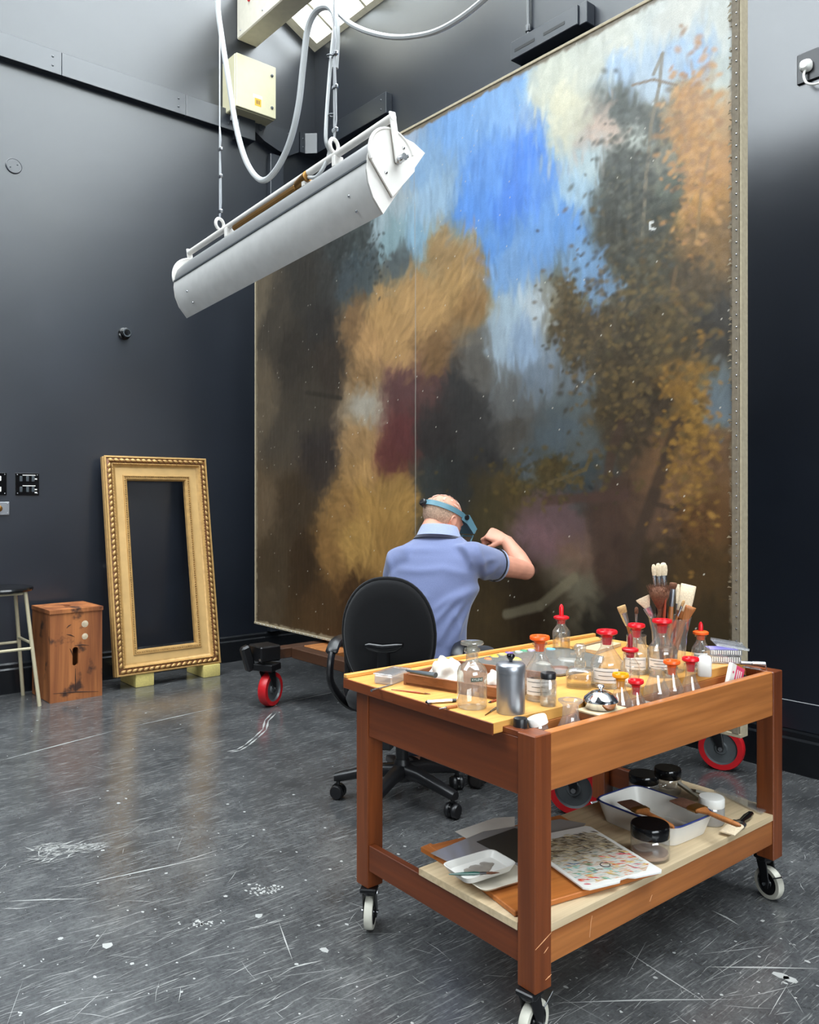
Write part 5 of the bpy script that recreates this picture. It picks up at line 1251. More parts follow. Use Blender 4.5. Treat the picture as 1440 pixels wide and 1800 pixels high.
# --- bottles standing on the table top
reagent(onz(949, 1229, TZ), 54, 1118, 'large clear bottle with orange stopper behind the metal canister', 'orange_pl', fill=.34)
reagent(onz(1067, 1206, TZ), 56, 1108, 'large labelled bottle with red stopper above the chrome dish', 'red_pl', fill=.30)
reagent(onz(1119, 1182, TZ), 46, 1097, 'red-stoppered bottle half hidden behind the dark red dropper bottle', 'red_pl', fill=.3)
reagent(onz(1164, 1187, TZ), 52, 1089, 'tall bottle with red stopper in front of the brush jar', 'red_pl', fill=.58, lz=(.35, .55))
dropper(onz(987, 1142, TZ), 31, 1086, 1062, 'red dropper bottle standing alone at table\'s far edge', 'red_pl', 'red_pl', 'liquid_amber')
dropper(onz(1108, 1205, TZ), 33, 1143, 1114, 'dropper bottle with dark red teat and bright red collar', 'dark_red_pl', 'red_pl')
dropper(onz(1232, 1180, TZ), 31, 1113, 1093, 'dropper bottle with red teat and orange collar beside brush jar', 'red_pl', 'orange_pl', lab=True)
p = onz(964, 1240, TZ); r = mm(29, p) / 2; H = vz(1182, p) - TZ
t = thing('glass_vial', 'small glass vial with flat black cap beside the canister', 'vial', p)
B().lathe([(.001, .002), (r * .9, 0), (r, .004), (r, H - .022), (r * .8, H - .016), (r * .8, H - .004)], 24).done('glass_body', M['glass'], t, 50)
B().lathe([(r * .9, .004), (r * .93, .007), (r * .93, H * .55)], 24, (0, 0, 0), None, True, True).done('contents', M['liquid'], t, 50)
B().lathe([(r * .94, H - .015), (r * .94, H - .002), (r * .88, H), (0, H)], 24, cap0=True).done('cap', M['black'], t, 40)
p = onz(1020, 1207, TZ); w = mm(46, p)
t = thing('square_bottle', 'low square glass bottle with tall round glass stopper', 'bottle', p, .5)
hb = .052
B().loft([((0, 0, z), (w / 2 * k, 0, 0), (0, w / 2 * k, 0)) for z, k in ((0, .94), (.004, 1), (hb - .006, 1), (hb, .85), (hb + .004, .42), (hb + .02, .40))], 32, .45, True, False).done('glass_body', M['glass'], t, 50)
B().loft([((0, 0, z), (w / 2 * .93, 0, 0), (0, w / 2 * .93, 0)) for z in (.004, .026)], 32, .45).done('contents', M['liquid_amber'], t, 50)
H = vz(1132, p) - TZ
B().lathe([(w * .15, hb + .004), (w * .19, hb + .02), (w * .14, hb + .03), (w * .14, H - .03), (w * .22, H - .02), (w * .23, H - .006), (w * .16, H), (0, H)], 20, cap0=True).done('glass_stopper', M['glass_dusty'], t, 50)
p = onz(1239, 1188, TZ)
t = thing('plastic_pot', 'small squarish white plastic bottle beside the brush jar', 'bottle', p, .5)
B().loft([((0, 0, z), (.020 * k, 0, 0), (0, .020 * k, 0)) for z, k in ((0, .9), (.003, 1), (.05, 1), (.057, .85), (.06, .6))], 24, .5).done('body', M['white_pl'], t, 50)

# ------------------------------------------------------------------ brushes in the glass jars
pj = onz(1177, 1178, TZ); rj = mm(74, pj) / 2; hj = vz(1084, pj) - TZ
t = thing('brush_jar', 'large flared glass jar holding a bunch of paint brushes', 'jar', pj)
B().lathe([(.001, .004), (rj * .66, 0), (rj * .72, .006), (rj * .74, hj * .3), (rj * .82, hj * .7), (rj * .98, hj - .004), (rj * 1.02, hj), (rj * .98, hj)], 36).done('glass_body', M['glass'], t, 60)
pj2 = onz(1119, 1164, TZ); rj2 = mm(34, pj2) / 2
t = thing('small_brush_jar', 'small glass jar holding two brushes behind the bottles', 'jar', pj2)
B().lathe([(.001, .003), (rj2 * .9, 0), (rj2, .005), (rj2, .085), (rj2 * 1.04, .088)], 24).done('glass_body', M['glass'], t, 60)
def brush(jar, tip_px, tip_py, depth_off, label, kind, w, bl, hair, handle, base=(0, 0), fer='steel', ferl=.03, turn=0.0, cat='brush', hr_=.005, group='brushes standing in the glass jars', shaggy=False):
    foot = Vector((jar.x + base[0], jar.y + base[1], jar.z + .009)); tipp = atd(tip_px, tip_py, dep(jar) + depth_off)
    ax = (tipp - foot); Ln = ax.length; ax.normalize()
    t = thing('paint_brush', label, cat, foot, 0, group)
    u = (CR - ax * CR.dot(ax)).normalized(); v = ax.cross(u)
    u, v = u * math.cos(turn) + v * math.sin(turn), v * math.cos(turn) - u * math.sin(turn)
    P_ = lambda s: ax * s
    L0 = Ln - bl - ferl
    th = {'flat': .35, 'round': 1.0, 'fan': .22, 'fil': .5}[kind]
    B().loft([(P_(0), u * hr_ * .5, v * hr_ * .5), (P_(L0 * .3), u * hr_ * .8, v * hr_ * .8), (P_(L0 * .75), u * hr_ * 1.25, v * hr_ * 1.25), (P_(L0), u * hr_, v * hr_)], 10).done('handle', M[handle], t)
    fw_ = w / 2; fs_ = .34 if shaggy else 1.0
    B().loft([(P_(L0 - .004), u * max(hr_, fw_ * .5), v * hr_), (P_(L0 + ferl * .4), u * fw_ * .75 * fs_, v * max(fw_ * th * fs_, .003)), (P_(L0 + ferl), u * fw_ * .9 * fs_, v * max(fw_ * th * fs_, .003))], 14, .8).done('ferrule', M[fer], t)
    if kind == 'fan': sec = [(0, .6, .5), (.4, 1.0, .7), (.8, 1.45, .55), (1.0, 1.5, .25)]
    elif kind == 'flat': sec = [(0, .9, 1), (.5, 1.0, 1.1), (.96, 1.02, .8), (1.0, .98, .5)]
    elif kind == 'fil': sec = [(0, .9, 1), (.4, 1.15, 1.15), (.75, 1.05, 1.0), (.95, .65, .6), (1.0, .3, .3)]
    else: sec = [(0, .85, .85), (.4, 1.2, 1.2), (.8, 1.3, 1.3), (.96, 1.1, 1.1), (1.0, .7, .7)]
    if shaggy:
        sec = [(0, .35, .35), (.3, .66, .66), (.6, .92, .92), (.85, 1.0, 1.0), (.97, .8, .8), (1.04, .4, .4)]
        hb_ = B()
        for q_ in range(260):
            an_, rr_ = rnd.uniform(0, 2 * PI), math.sqrt(rnd.random()); du_, dv_ = math.cos(an_) * rr_, math.sin(an_) * rr_
            p0_ = P_(L0 + ferl + bl * .3) + (u * du_ + v * dv_) * fw_ * .5; p1_ = P_(L0 + ferl + bl * rnd.uniform(.95, 1.22)) + (u * du_ + v * dv_) * fw_ * rnd.uniform(1.05, 1.35)
            hb_.tube([p0_, p1_], [.0012, .0004], 3)
        tag(hb_.done('loose_hairs', M[hair], t, 0), kind='stuff')
    b = B(); b.loft([(P_(L0 + ferl + bl * s), u * fw_ * a_, v * max(fw_ * th, .003) * c_) for s, a_, c_ in sec], 16, .85); b.done('bristles', M[hair], t, 60)
    return t
brush(pj, 1149, 992, -.01, 'slim black-handled brush with white tip, leftmost of the tall three', 'fil', .013, .035, 'bristle_white', 'black', (-.03, .0), hr_=.004)
brush(pj, 1157, 990, .0, 'middle of the three tall black-handled brushes with cream tips', 'fil', .016, .04, 'bristle_white', 'black', (-.025, .01), hr_=.0045)
brush(pj, 1166, 989, .01, 'widest of the three tall black-handled brushes with pale bristles', 'fil', .022, .04, 'bristle_white', 'black', (-.015, .015), hr_=.005)
brush(pj, 1159, 1034, -.03, 'shaggy dark brown round mop brush in the glass jar', 'round', .060, .062, 'bristle_brown', 'handle_wood', (-.015, -.01), fer='bristle_brown', hr_=.006, shaggy=True)
brush(pj, 1130, 1050, -.02, 'pale fan brush leaning out left of the jar', 'fan', .03, .035, 'bristle_white', 'handle_red', (.01, .01), hr_=.004)
brush(pj, 1184, 1024, -.01, 'orange-handled round brush with brown tip amid the jar', 'round', .018, .02, 'bristle_brown', 'handle_wood', (0, -.02), fer='dull_steel', ferl=.05, hr_=.007)
brush(pj, 1192, 1027, .02, 'narrow cream flat brush behind the orange-handled brush', 'flat', .012, .06, 'bristle_white', 'handle_wood', (.01, .02), hr_=.005)
brush(pj, 1211, 1028, .02, 'wide pale hake brush standing at the right of the jar', 'flat', .048, .085, 'bristle_white', 'handle_wood', (.01, .0), fer='handle_wood', ferl=.02, hr_=.009)
brush(pj, 1203, 1055, -.03, 'thin pale wooden brush leaning right in front of hake brush', 'fil', .009, .02, 'bristle_tan', 'handle_wood', (-.03, -.02), hr_=.003)
brush(pj, 1171, 1045, -.05, 'thin reddish brush handle leaning in the middle of the jar', 'fil', .008, .012, 'handle_red', 'handle_red', (-.02, -.02), fer='handle_red', hr_=.004)
brush(pj, 1215, 1066, -.04, 'short wooden spatula brush lying across the jar rim', 'flat', .034, .016, 'handle_wood', 'handle_wood', (-.01, -.02), fer='handle_wood', hr_=.006)
brush(pj2, 1092, 1065, -.02, 'flat square-tipped brush with silver ferrule leaning left', 'flat', .028, .024, 'bristle_tan', 'handle_wood', (.01, 0), ferl=.04, hr_=.005)
brush(pj2, 1119, 1067, .0, 'small brown-tipped brush standing beside square-tipped brush', 'fil', .012, .022, 'bristle_brown', 'handle_wood', (0, 0), fer='steel', hr_=.0035)

# ------------------------------------------------------------------ left half of the table top
sh_ = TM.to_3x3() @ Vector((-.032, 0, 0))
A_, B_, C_, D_ = onz(722, 1207, TZ), onz(905, 1238, TZ), onz(992, 1207, TZ), onz(812, 1181, TZ)
t = thing('paint_box', 'shallow brown wooden box tray holding white cloths', 'box', A_)
b0 = B(); A_, B_, C_, D_ = (q + sh_ for q in (A_, B_, C_, D_)); t.location = A_; cor = [q - A_ for q in (A_, B_, C_, D_)]
b0.skin([b0._v([q + UP * z for q in cor]) for z in (.002, .008)]); b0.done('base', M['brown_box'], t, 0)
for i in range(4):
    q0, q1 = cor[i], cor[(i + 1) % 4]; d = (q1 - q0).normalized(); n_ = UP.cross(d)
    b = B(); h = .032
    prof4 = [(q0 + UP * 0, q1 + UP * 0), (q0 + UP * (h * .55), q1 + UP * h), (q0 + d * .02 + UP * h, q1 + UP * h)]
    pts = [q0, q1, q1 + UP * h, q0 + d * .014 + UP * h, q0 + UP * (h * .5)]
    b.skin([b._v([q + n_ * k for q in pts]) for k in (0, .009)]); b.done('side', M['brown_box'], t, 0)
def cloth(name, label, p, rx, ry, h, seed, mat='tissue', amp=.35):
    b = B(); n, m_ = 40, 16; rings = []
    for j in range(m_):
        th_ = PI / 2 * (j / (m_ - 1)); ring = []
        for i in range(n):
            ph = 2 * PI * i / n; v = Vector((math.cos(ph) * math.cos(th_), math.sin(ph) * math.cos(th_), math.sin(th_)))
            k = 1 + amp * (abs(mnoise.noise(v * 1.6 + Vector((seed, 0, 0)))) * 1.6 - .3) + amp * .22 * mnoise.noise(v * 4 + Vector((0, seed, 0)))
            ring.append((v.x * rx * k, v.y * ry * k, max(0, v.z * h * k)))
        rings.append(b._v(ring))
    b.skin(rings); o_ = b.done(name, M[mat], None, 60, p); return tag(o_, label, 'cloth')
p = onz(786, 1198, TZ + .009); cloth('crumpled_cloth', 'crumpled cream cotton cloth heaped in the wooden tray', p, .05, .045, .062, 3)
p = onz(872, 1200, TZ + .009); cloth('cotton_wad', 'smaller white cotton wad behind the glass bottle in the tray', p, .03, .03, .035, 8, 'tissue', .25)
p = onz(690, 1197, TZ)
t = thing('clear_box', 'low translucent plastic box at the left end of trolley top', 'box', p, .35)
B().b2((-.03, -.055, 0), (.03, .055, .026), .004).done('body', M['milky_pl'], t, 0)
B().b2((-.032, -.057, .0265), (.032, .057, .031), .002).done('lid', M['clear_pl'], t, 0)
t = thing('grey_tool', 'dark grey plastic handled tool lying behind translucent box', 'tool', onz(735, 1183, TZ + .046))
pp = [onz(717, 1179, TZ + .043) - t.location, onz(740, 1183, TZ + .046) - t.location, onz(766, 1187, TZ + .046) - t.location]
B().tube(pp, [.005, .009, .011], 12, flat=.7).done('handle', M['dark_grey'], t); B().tube([pp[0], pp[0] + (pp[0] - pp[1]).normalized() * .012], [.004, .001], 8).done('nib', M['steel'], t)
def rodthing(name, label, cat, p0, p1, r, mats, cuts=None, z=TZ, group=None):
    a_, c_ = onz(*p0, z + r), onz(*p1, z + r); d = c_ - a_
    t = thing(name, label, cat, a_, 0, group); cuts = cuts or [0, 1]
    for i, mt in enumerate(mats):
        nm, mtl, ra, rb = mt; B().cyl(d * cuts[i], d * cuts[i + 1], r * ra, r * rb, 10).done(nm, M[mtl], t)
    return t
rodthing('ink_pen', 'silver and black pen lying in front of glass bottle', 'pen', (748, 1234), (802, 1231), .005, [('tip', 'black', .5, .9), ('barrel', 'steel', 1, 1), ('cap', 'black', 1, .9)], [0, .06, .86, 1])
rodthing('fine_brush', 'thin brown brush lying along the table\'s left edge', 'brush', (688, 1212), (757, 1220), .0028, [('handle', 'handle_red', .4, 1), ('ferrule', 'brass', 1, .9), ('bristles', 'bristle_brown', .9, .2)], [0, .75, .86, 1])
rodthing('scalpel', 'short scalpel with pale wooden handle beside the glass bottle', 'knife', (772, 1246), (803, 1241), .004, [('blade', 'steel', .15, .5), ('handle', 'handle_wood', 1, 1)], [0, .4, 1])
rodthing('metal_spatula', 'thin metal spatula lying at table edge under translucent box', 'spatula', (653, 1214), (690, 1203), .0022, [('blade', 'steel', 1.8, 1), ('handle', 'dull_steel', 1, 1)], [0, .35, 1])
rodthing('tweezers', 'fine steel tweezers lying beside the metal canister', 'tweezers', (853, 1257), (874, 1243), .002, [('tip', 'brass', .5, 1), ('arm', 'steel', 1, 1.2)], [0, .4, 1])
rodthing('pencil_stub', 'short dark pencil stub between glass bottle and canister', 'pencil', (858, 1235), (876, 1230), .0028, [('point', 'black', .2, 1), ('shaft', 'handle_red', 1, 1)], [0, .25, 1])
# --- glass palette with paint
pal = [onz(x, y, TZ) for x, y in ((818, 1166), (905, 1148), (988, 1141), (1062, 1158), (1052, 1178), (985, 1190), (905, 1185))]
t = thing('glass_palette', 'grey glass palette sheet with dabs of paint along its edge', 'palette', pal[0])
M['grey_glass'] = plain('grey_palette_glass', rgb(120, 118, 112), .12, var=.05, bs=0)
b = B(); b.prism([((q - pal[0]).x, (q - pal[0]).y) for q in pal], .003, .008); b.done('sheet', M['grey_glass'], t, 0)
def dab(root, p, r, c, h=.004, name='paint_dab', sq=.8):
    key = 'paint_%d_%d_%d' % c
    if key not in M: M[key] = plain(key, rgb(*c), .3, var=.1, scale=60)
    b = B(); k = 14; ph = rnd.random() * 6
    b.skin([b._v([(p.x + r * s * math.cos(2 * PI * i / k) * (1 + .25 * math.sin(3 * 2 * PI * i / k + ph)), p.y + r * s * sq * math.sin(2 * PI * i / k) * (1 + .2 * math.cos(2 * 2 * PI * i / k + ph)), p.z + z) for i in range(k)]) for s, z in ((1, 0), (.95, h * .6), (.5, h), (.1, h * .9))])
    return b.done(name, M[key], root, 60)
for x, y, r, c in ((869, 1153, .016, (225, 180, 50)), (884, 1150, .014, (235, 200, 110)), (895, 1148, .014, (120, 95, 165)), (912, 1146, .013, (180, 195, 180)), (921, 1144, .014, (70, 140, 100)), (934, 1143, .013, (190, 170, 205)), (948, 1142, .012, (220, 210, 205)), (968, 1141, .016, (105, 170, 200)), (858, 1158, .014, (205, 120, 60)), (906, 1158, .022, (215, 185, 90)), (985, 1174, .03, (120, 92, 80)), (1000, 1160, .034, (150, 146, 138)), (955, 1166, .026, (165, 160, 150))):
    q = onz(x, y, TZ + .008) - pal[0]; dab(t, q, r, c)
pb = [onz(x, y, TZ) for x, y in ((1006, 1143), (1052, 1131), (1092, 1136), (1050, 1150))]
t = thing('pale_panel', 'thin pale wooden panel lying at table\'s far edge', 'panel', pb[0])
b = B(); b.prism([((q - pb[0]).x, (q - pb[0]).y) for q in pb], .001, .012); b.done('panel', M['ply'], t, 0)
t = thing('ruler', 'narrow yellow wooden strip propped along the far table edge', 'ruler', onz(1005, 1140, TZ + .014))
q1 = onz(1058, 1127, TZ + .014) - t.location; B().box(q1 / 2 + UP * .006, (q1.length, .012, .006), .001, (0, 0, math.atan2(q1.y, q1.x))).done('strip', M['top_y'], t, 0)
# --- stack of clear plastic trays
ps = onz(1276, 1163, TZ); ang = math.atan2(CR.y, CR.x) - .15
for i, (dx, dy, z0, w, d, h, rz_, lab) in enumerate(((-.012, 0, .002, .10, .075, .022, 0, 'lowest clear plastic tray in the stack by brush jar'), (-.008, .004, .026, .10, .07, .018, .05, 'middle clear plastic tray with purple card in the stack'))):
    t = thing('clear_tray', lab, 'tray', ps + CR * dx + CF * dy + UP * z0, ang + rz_, 'clear plastic trays at the end of the table')
    for sx in (-1, 1): B().box((sx * w / 2, 0, h / 2), (.002, d, h), 0).done('side', M['clear_pl'], t, 0)
    for sy in (-1, 1): B().box((0, sy * d / 2, h / 2), (w, .002, h), 0).done('side', M['clear_pl'], t, 0)
    B().box((0, 0, .001), (w, d, .002), 0).done('base', M['milky_pl'], t, 0)
    if i: 
        M['lilac'] = plain('lilac_card', rgb(150, 140, 215), .6); B().box((-.004, 0, h - .001), (w * .9, d * .8, .003)).done('purple_card', M['lilac'], t, 0)
    b = B()
    for k in range(14): b.box((-w / 2 + .006 + k * .0068, -d / 2 - .0012, h * .55), (.003, .0014, h * .7))
    tag(b.done('ribs', M['white_pl'], t, 0), kind='stuff')
t = thing('tray_cover', 'ribbed clear plastic lid tilted on top of tray stack', 'lid', ps + CR * .012 + UP * .052, ang + .1); t.rotation_euler = (.12, .16, ang + .1)
B().box((0, 0, .002), (.105, .065, .003), .001).done('sheet', M['clear_pl'], t, 0)
for sy in (-1, 1): B().box((0, sy * .033, .005), (.105, .002, .008)).done('side', M['clear_pl'], t, 0)
b = B()
for k in range(14): b.box((-.048 + k * .0074, 0, .0045), (.002, .06, .003))
tag(b.done('ribs', M['clear_pl'], t, 0), kind='stuff')
# ------------------------------------------------------------------ things down in the well
def wellp(px, yoff=0.0, x=-.066):
    # the spot in the well, x metres in from the corner, seen under column px
    lo_, hi_ = 0.03, TD - .03
    for _ in range(40):
        m_ = (lo_ + hi_) / 2; q = TM @ Vector((x, m_, WELL))
        if 720 + FPX * (SA * q.x + CA * q.y) / dep(q) < px: lo_ = m_
        else: hi_ = m_
    return q
reagent(wellp(1091), 40, 1184, 'small bottle with yellow-orange stopper beside the chrome dish', 'yellow_pl', fill=.3, lab=False, neck=.42, cone=.9)
reagent(wellp(1118), 38, 1195, 'small bottle with bright red stopper right of the yellow-stoppered one', 'red_pl', fill=.3, lab=False, neck=.42, cone=.9)
reagent(wellp(1154), 46, 1163, 'open unstoppered clear bottle in the trough among stoppered bottles', None, fill=.4, lab=True, neck=.46, cone=.9)
reagent(wellp(1181), 40, 1161, 'bottle with deep orange stopper next to the open bottle', 'orange_pl', fill=.3, lab=False, neck=.42, cone=.9)
reagent(wellp(1214), 50, 1156, 'conical bottle with red stopper, last bottle along the trough', 'red_pl', fill=.4, lab=False, neck=.38)
p = wellp(1003, x=-.06); r = mm(52, p) / 2; H = vz(1230, p) - p.z
t = thing('wide_neck_bottle', 'clear bottle with wide flat lip sunk in trough near corner', 'bottle', p)
B().lathe([(.001, .003), (r * .9, 0), (r, .005), (r, H * .45), (r * .9, H * .56), (r * .56, H * .74), (r * .54, H - .012), (r * .82, H - .004), (r * .84, H), (r * .5, H)], 30).done('glass_body', M['clear_pl'], t, 60)
p = wellp(1056, x=-.066)
t = thing('wooden_block', 'small wooden box under the chrome dish in the trough', 'box', p, TROT)
B().b2((-.036, -.055, 0), (.036, .06, .112), .002).done('body', M['brown_box'], t, 0)
B().b2((-.037, -.056, .1125), (.037, .061, .118), .001).done('lid', M['ply'], t, 0)
p2 = p + UP * .1182; r = mm(60, p2) / 2
t = thing('chrome_dish', 'round chrome dish with domed lid and knob', 'dish', p2)
B().lathe([(0, 0), (r * .8, 0), (r * .9, .004), (r * .97, .018), (r, .02)], 40).done('bowl', M['chrome'], t, 50)
B().lathe([(r * 1.03, .0205), (r * 1.0, .024), (r * .93, .03), (r * .75, .036), (r * .72, .038), (r * .5, .044), (r * .2, .048), (0, .049)], 40, cap0=True).done('lid', M['chrome'], t, 50)
B().lathe([(.005, .048), (.005, .053), (.010, .056), (.011, .059), (.008, .062), (0, .063)], 20).done('lid_knob', M['chrome'], t, 60)
p = wellp(915, x=-.082); r = mm(26, p) / 2; H = vz(1262, p) - p.z
t = thing('black_cap_jar', 'little jar with black cap in the trough below the canister', 'jar', p)
B().lathe([(.001, .002), (r * .92, 0), (r, .004), (r, H - .03), (r * .85, H - .022)], 24).done('glass_body', M['glass'], t, 50)
B().lathe([(r * .96, H - .022), (r * .96, H - .002), (r * .9, H), (0, H)], 24, cap0=True).done('cap', M['black'], t, 40)
p = wellp(946, x=-.062); r = mm(36, p) / 2; H = vz(1262, p) - p.z
t = thing('white_cap_jar', 'clear jar with tilted white cap at the trolley\'s near corner', 'jar', p); t.rotation_euler = (.0, .0, 0)
B().lathe([(.001, .002), (r * .92, 0), (r, .004), (r, H - .022), (r * .9, H - .014)], 28).done('glass_body', M['clear_pl'], t, 50)
cm = B(Matrix.Translation((0, 0, H - .012)) @ Euler((.18, -.25, 0)).to_matrix().to_4x4()); cm.lathe([(r * .98, -.004), (r * 1.0, .012), (r * .92, .016), (0, .017)], 28, cap0=True); cm.done('cap', M['white_pl'], t, 40)
p = wellp(972, x=-.078); r = mm(34, p) / 2
t = thing('clear_beaker', 'low clear plastic beaker between white-capped jar and wide bottle', 'beaker', p)
B().lathe([(.001, .002), (r * .85, 0), (r * .9, .004), (r, .085), (r * 1.03, .087)], 26).done('body', M['clear_pl'], t, 50)
p = wellp(1279, x=-.06)
t = thing('pink_packet', 'pink and white card packet standing up in trough', 'packet', p + UP * .004)
t.rotation_euler = (0, math.radians(22), TROT + PI / 2)
B().b2((-.04, -.006, 0), (.04, .006, .150), .001).done('card', M['pink_card'], t, 0)
B().b2((-.0405, -.0065, .0), (-.012, .0065, .1505), .001).done('white_band', M['white_pl'], t, 0)
for k in range(3): B().b2((-.004 + .012 * k, -.0068, .10), (.001 + .012 * k, -.006, .138)).done('printed_bar', M['white_pl'], t, 0)
B().lathe([(.004, 0), (.004, .0006), (0, .0007)], 12, (-.026, -.0066, .125), (0, -1, 0), True).done('printed_dot', M['pink_card'], t)
p = wellp(1325, x=-.06) + UP * .118
t = thing('spring_clamp', 'metal spring clamp with two bars resting at trolley\'s far corner', 'clamp', p)
q = [atd(x, y, dep(p) + .0) - p for x, y in ((1302, 1165), (1345, 1167), (1349, 1180), (1306, 1172), (1305, 1188))]
B().cyl(q[0], q[1], .006, n=12).done('grip_bar', M['dull_steel'], t); B().cyl(q[0].lerp(q[1], .45), q[1] * .99 + q[0] * .01, .0078, n=12).done('spring', M['steel'], t)
B().tube([q[1], q[2], q[3], q[4]], .0028, 8).done('wire_loop', M['steel'], t); B().ell(q[2] - UP * .008, (.006, .006, .008)).done('end_ball', M['white_pl'], t)
B().cyl(q[4], q[4] + CR * .03 - UP * .012, .006, n=10).done('dark_pin', M['black'], t)

# ================================================================== the lower shelf
SZ = SHZ
def slab(name, label, cat, pts, z, th, mat, part='sheet', bev=0, group=None):
    w_ = [onz(x, y, z) for x, y in pts]; t = thing(name, label, cat, w_[0], 0, group)
    b = B(); b.prism([((q - w_[0]).x, (q - w_[0]).y) for q in w_], 0, th); b.done(part, M[mat], t, 0); return t
def rectpts(a_, b_, c_, z):         # three pixel corners of a rectangle lying at z, squared up
    A, Bq, C = onz(*a_, z), onz(*b_, z), onz(*c_, z); e1 = (Bq - A); e2 = C - Bq
    n_ = Vector((-e1.y, e1.x, 0)).normalized(); e2 = n_ * e2.dot(n_); return A, e1, e2
def rslab(name, label, cat, a_, b_, c_, z, th, mat, part='sheet', bev=.001, group=None):
    A, e1, e2 = rectpts(a_, b_, c_, z); t = thing(name, label, cat, A, math.atan2(e1.y, e1.x), group)
    ly = e2.length * (1 if e1.x * e2.y - e1.y * e2.x > 0 else -1)
    B().b2((0, min(0, ly), 0), (e1.length, max(0, ly), th), bev).done(part, M[mat], t, 0); t['_l'] = 0; del t['_l']
    return t, e1.length, ly
z = SZ + .001
db, lx, ly = rslab('drawing_board', 'orange wooden drawing board lying under papers on shelf', 'board', (905, 1612), (1160, 1537), (985, 1440), z, .014, 'board_orange', 'board', .002)
z1 = z + .0145
slab('grey_folder', 'thin grey-brown sheet sticking out behind the drawing board', 'paper', ((800, 1462), (870, 1438), (905, 1436), (905, 1462), (830, 1480)), z1 + .001, .001, 'paper')
M['grey_sheet'] = glassmat('frosted_sheet', (.8, .8, .82, 1), (.6, .6, .64, 1), milk=.7, milkc=(.62, .6, .6, 1))
slab('tracing_sheet', 'translucent grey tracing sheet spread on the drawing board', 'paper', ((757, 1500), (850, 1462), (985, 1440), (1030, 1448), (975, 1520), (880, 1560)), z1 + .0025, .0008, 'grey_sheet')
slab('wooden_strip', 'dark orange wooden board edge at the shelf\'s left corner', 'board', ((740, 1497), (757, 1490), (905, 1570), (890, 1582)), z, .013, 'board_orange', 'board')
M['dark_print'] = wallmat('dark_printed_picture', (.035, .030, .022, 1), .5)
slab('dark_print', 'dark unframed print lying on the tracing sheet', 'print', ((838, 1480), (905, 1456), (960, 1470), (955, 1530), (905, 1515)), z1 + .0042, .001, 'dark_print')
# the plastic palette with smeared paint
A, e1, e2 = rectpts((1030, 1567), (1168, 1534), (1060, 1448), z1 + .006)
ang = math.atan2(e1.y, e1.x); ly = e2.length
t = thing('painted_palette', 'white plastic palette smeared with many colours leaning on drawing board', 'palette', A, ang)
lx = e1.length
pl = [(.012, 0), (lx * .42, 0), (lx * .47, .012), (lx * .56, .014), (lx * .63, .004), (lx - .01, 0), (lx, .01), (lx, ly - .01), (lx - .01, ly), (.012, ly), (0, ly - .012), (0, .012)]
b = B(); b.prism(pl, 0, .004); b.done('sheet', M['white_pl'], t, 0)
m, nt, bs_ = newmat('smeared_paint_film'); v_ = coords(nt, (1, 1, 1)); mp_ = nt.nodes[-1]; mp_.inputs['Rotation'].default_value = (0, 0, .9); mp_.inputs['Scale'].default_value = (24, 130, 1)
n_ = N(nt, 'ShaderNodeTexNoise'); n_.inputs['Scale'].default_value = 1; n_.inputs['Detail'].default_value = 4; nt.links.new(v_, n_.inputs['Vector'])
far_ = ramp(nt, n_.outputs[0], [(.3, rgb(62, 52, 42)), (.42, rgb(128, 112, 86)), (.5, rgb(196, 186, 168)), (.58, rgb(142, 124, 92)), (.7, rgb(90, 80, 62))])
near_ = ramp(nt, n_.outputs[0], [(.3, rgb(90, 150, 150)), (.4, rgb(206, 205, 196)), (.52, rgb(216, 214, 206)), (.6, rgb(205, 150, 112)), (.7, rgb(150, 176, 150))])
v2_ = coords(nt, (1, 1, 1)); sp_ = N(nt, 'ShaderNodeSeparateXYZ'); nt.links.new(v2_, sp_.inputs[0]); ad_ = N(nt, 'ShaderNodeMath', operation='MULTIPLY_ADD'); ad_.inputs[1].default_value = .12; nt.links.new(n_.outputs[0], ad_.inputs[0]); nt.links.new(sp_.outputs['Y'], ad_.inputs[2])
mx_ = N(nt, 'ShaderNodeMix'); mx_.data_type = 'RGBA'; nt.links.new(ramp(nt, ad_.outputs[0], [(ly * .42 + .03, (0, 0, 0, 1)), (ly * .62 + .05, (1, 1, 1, 1))]), mx_.inputs[0]); nt.links.new(near_, mx_.inputs[6]); nt.links.new(far_, mx_.inputs[7])
nt.links.new(mx_.outputs[2], bs_.inputs['Base Color']); bs_.inputs['Roughness'].default_value = .35
b = B(); k_ = 44; fr_ = random.Random(3); pf = []
for i in range(k_):
    a_ = 2 * PI * i / k_; cx_, sx_ = math.cos(a_), math.sin(a_); e_ = .35
    pf.append((lx / 2 + math.copysign(abs(cx_) ** e_, cx_) * (lx / 2 - .008) * fr_.uniform(.95, 1), ly * .47 + math.copysign(abs(sx_) ** e_, sx_) * (ly * .47 - .016) * fr_.uniform(.95, 1)))
b.prism(pf, .004, .0046); b.done('paint_film', m, t, 0)
sm = {'a': (120, 108, 84), 'b': (78, 66, 52), 'c': (168, 150, 116), 'd': (120, 178, 168), 'e': (196, 84, 66), 'f': (206, 170, 84), 'g': (60, 92, 120), 'h': (200, 128, 90), 'i': (96, 130, 90), 'j': (44, 38, 34), 'k': (178, 60, 70)}
for k_, c_ in sm.items(): M['smear_' + k_] = plain('smeared_paint_' + k_, rgb(*c_), .4, var=.15, scale=80)
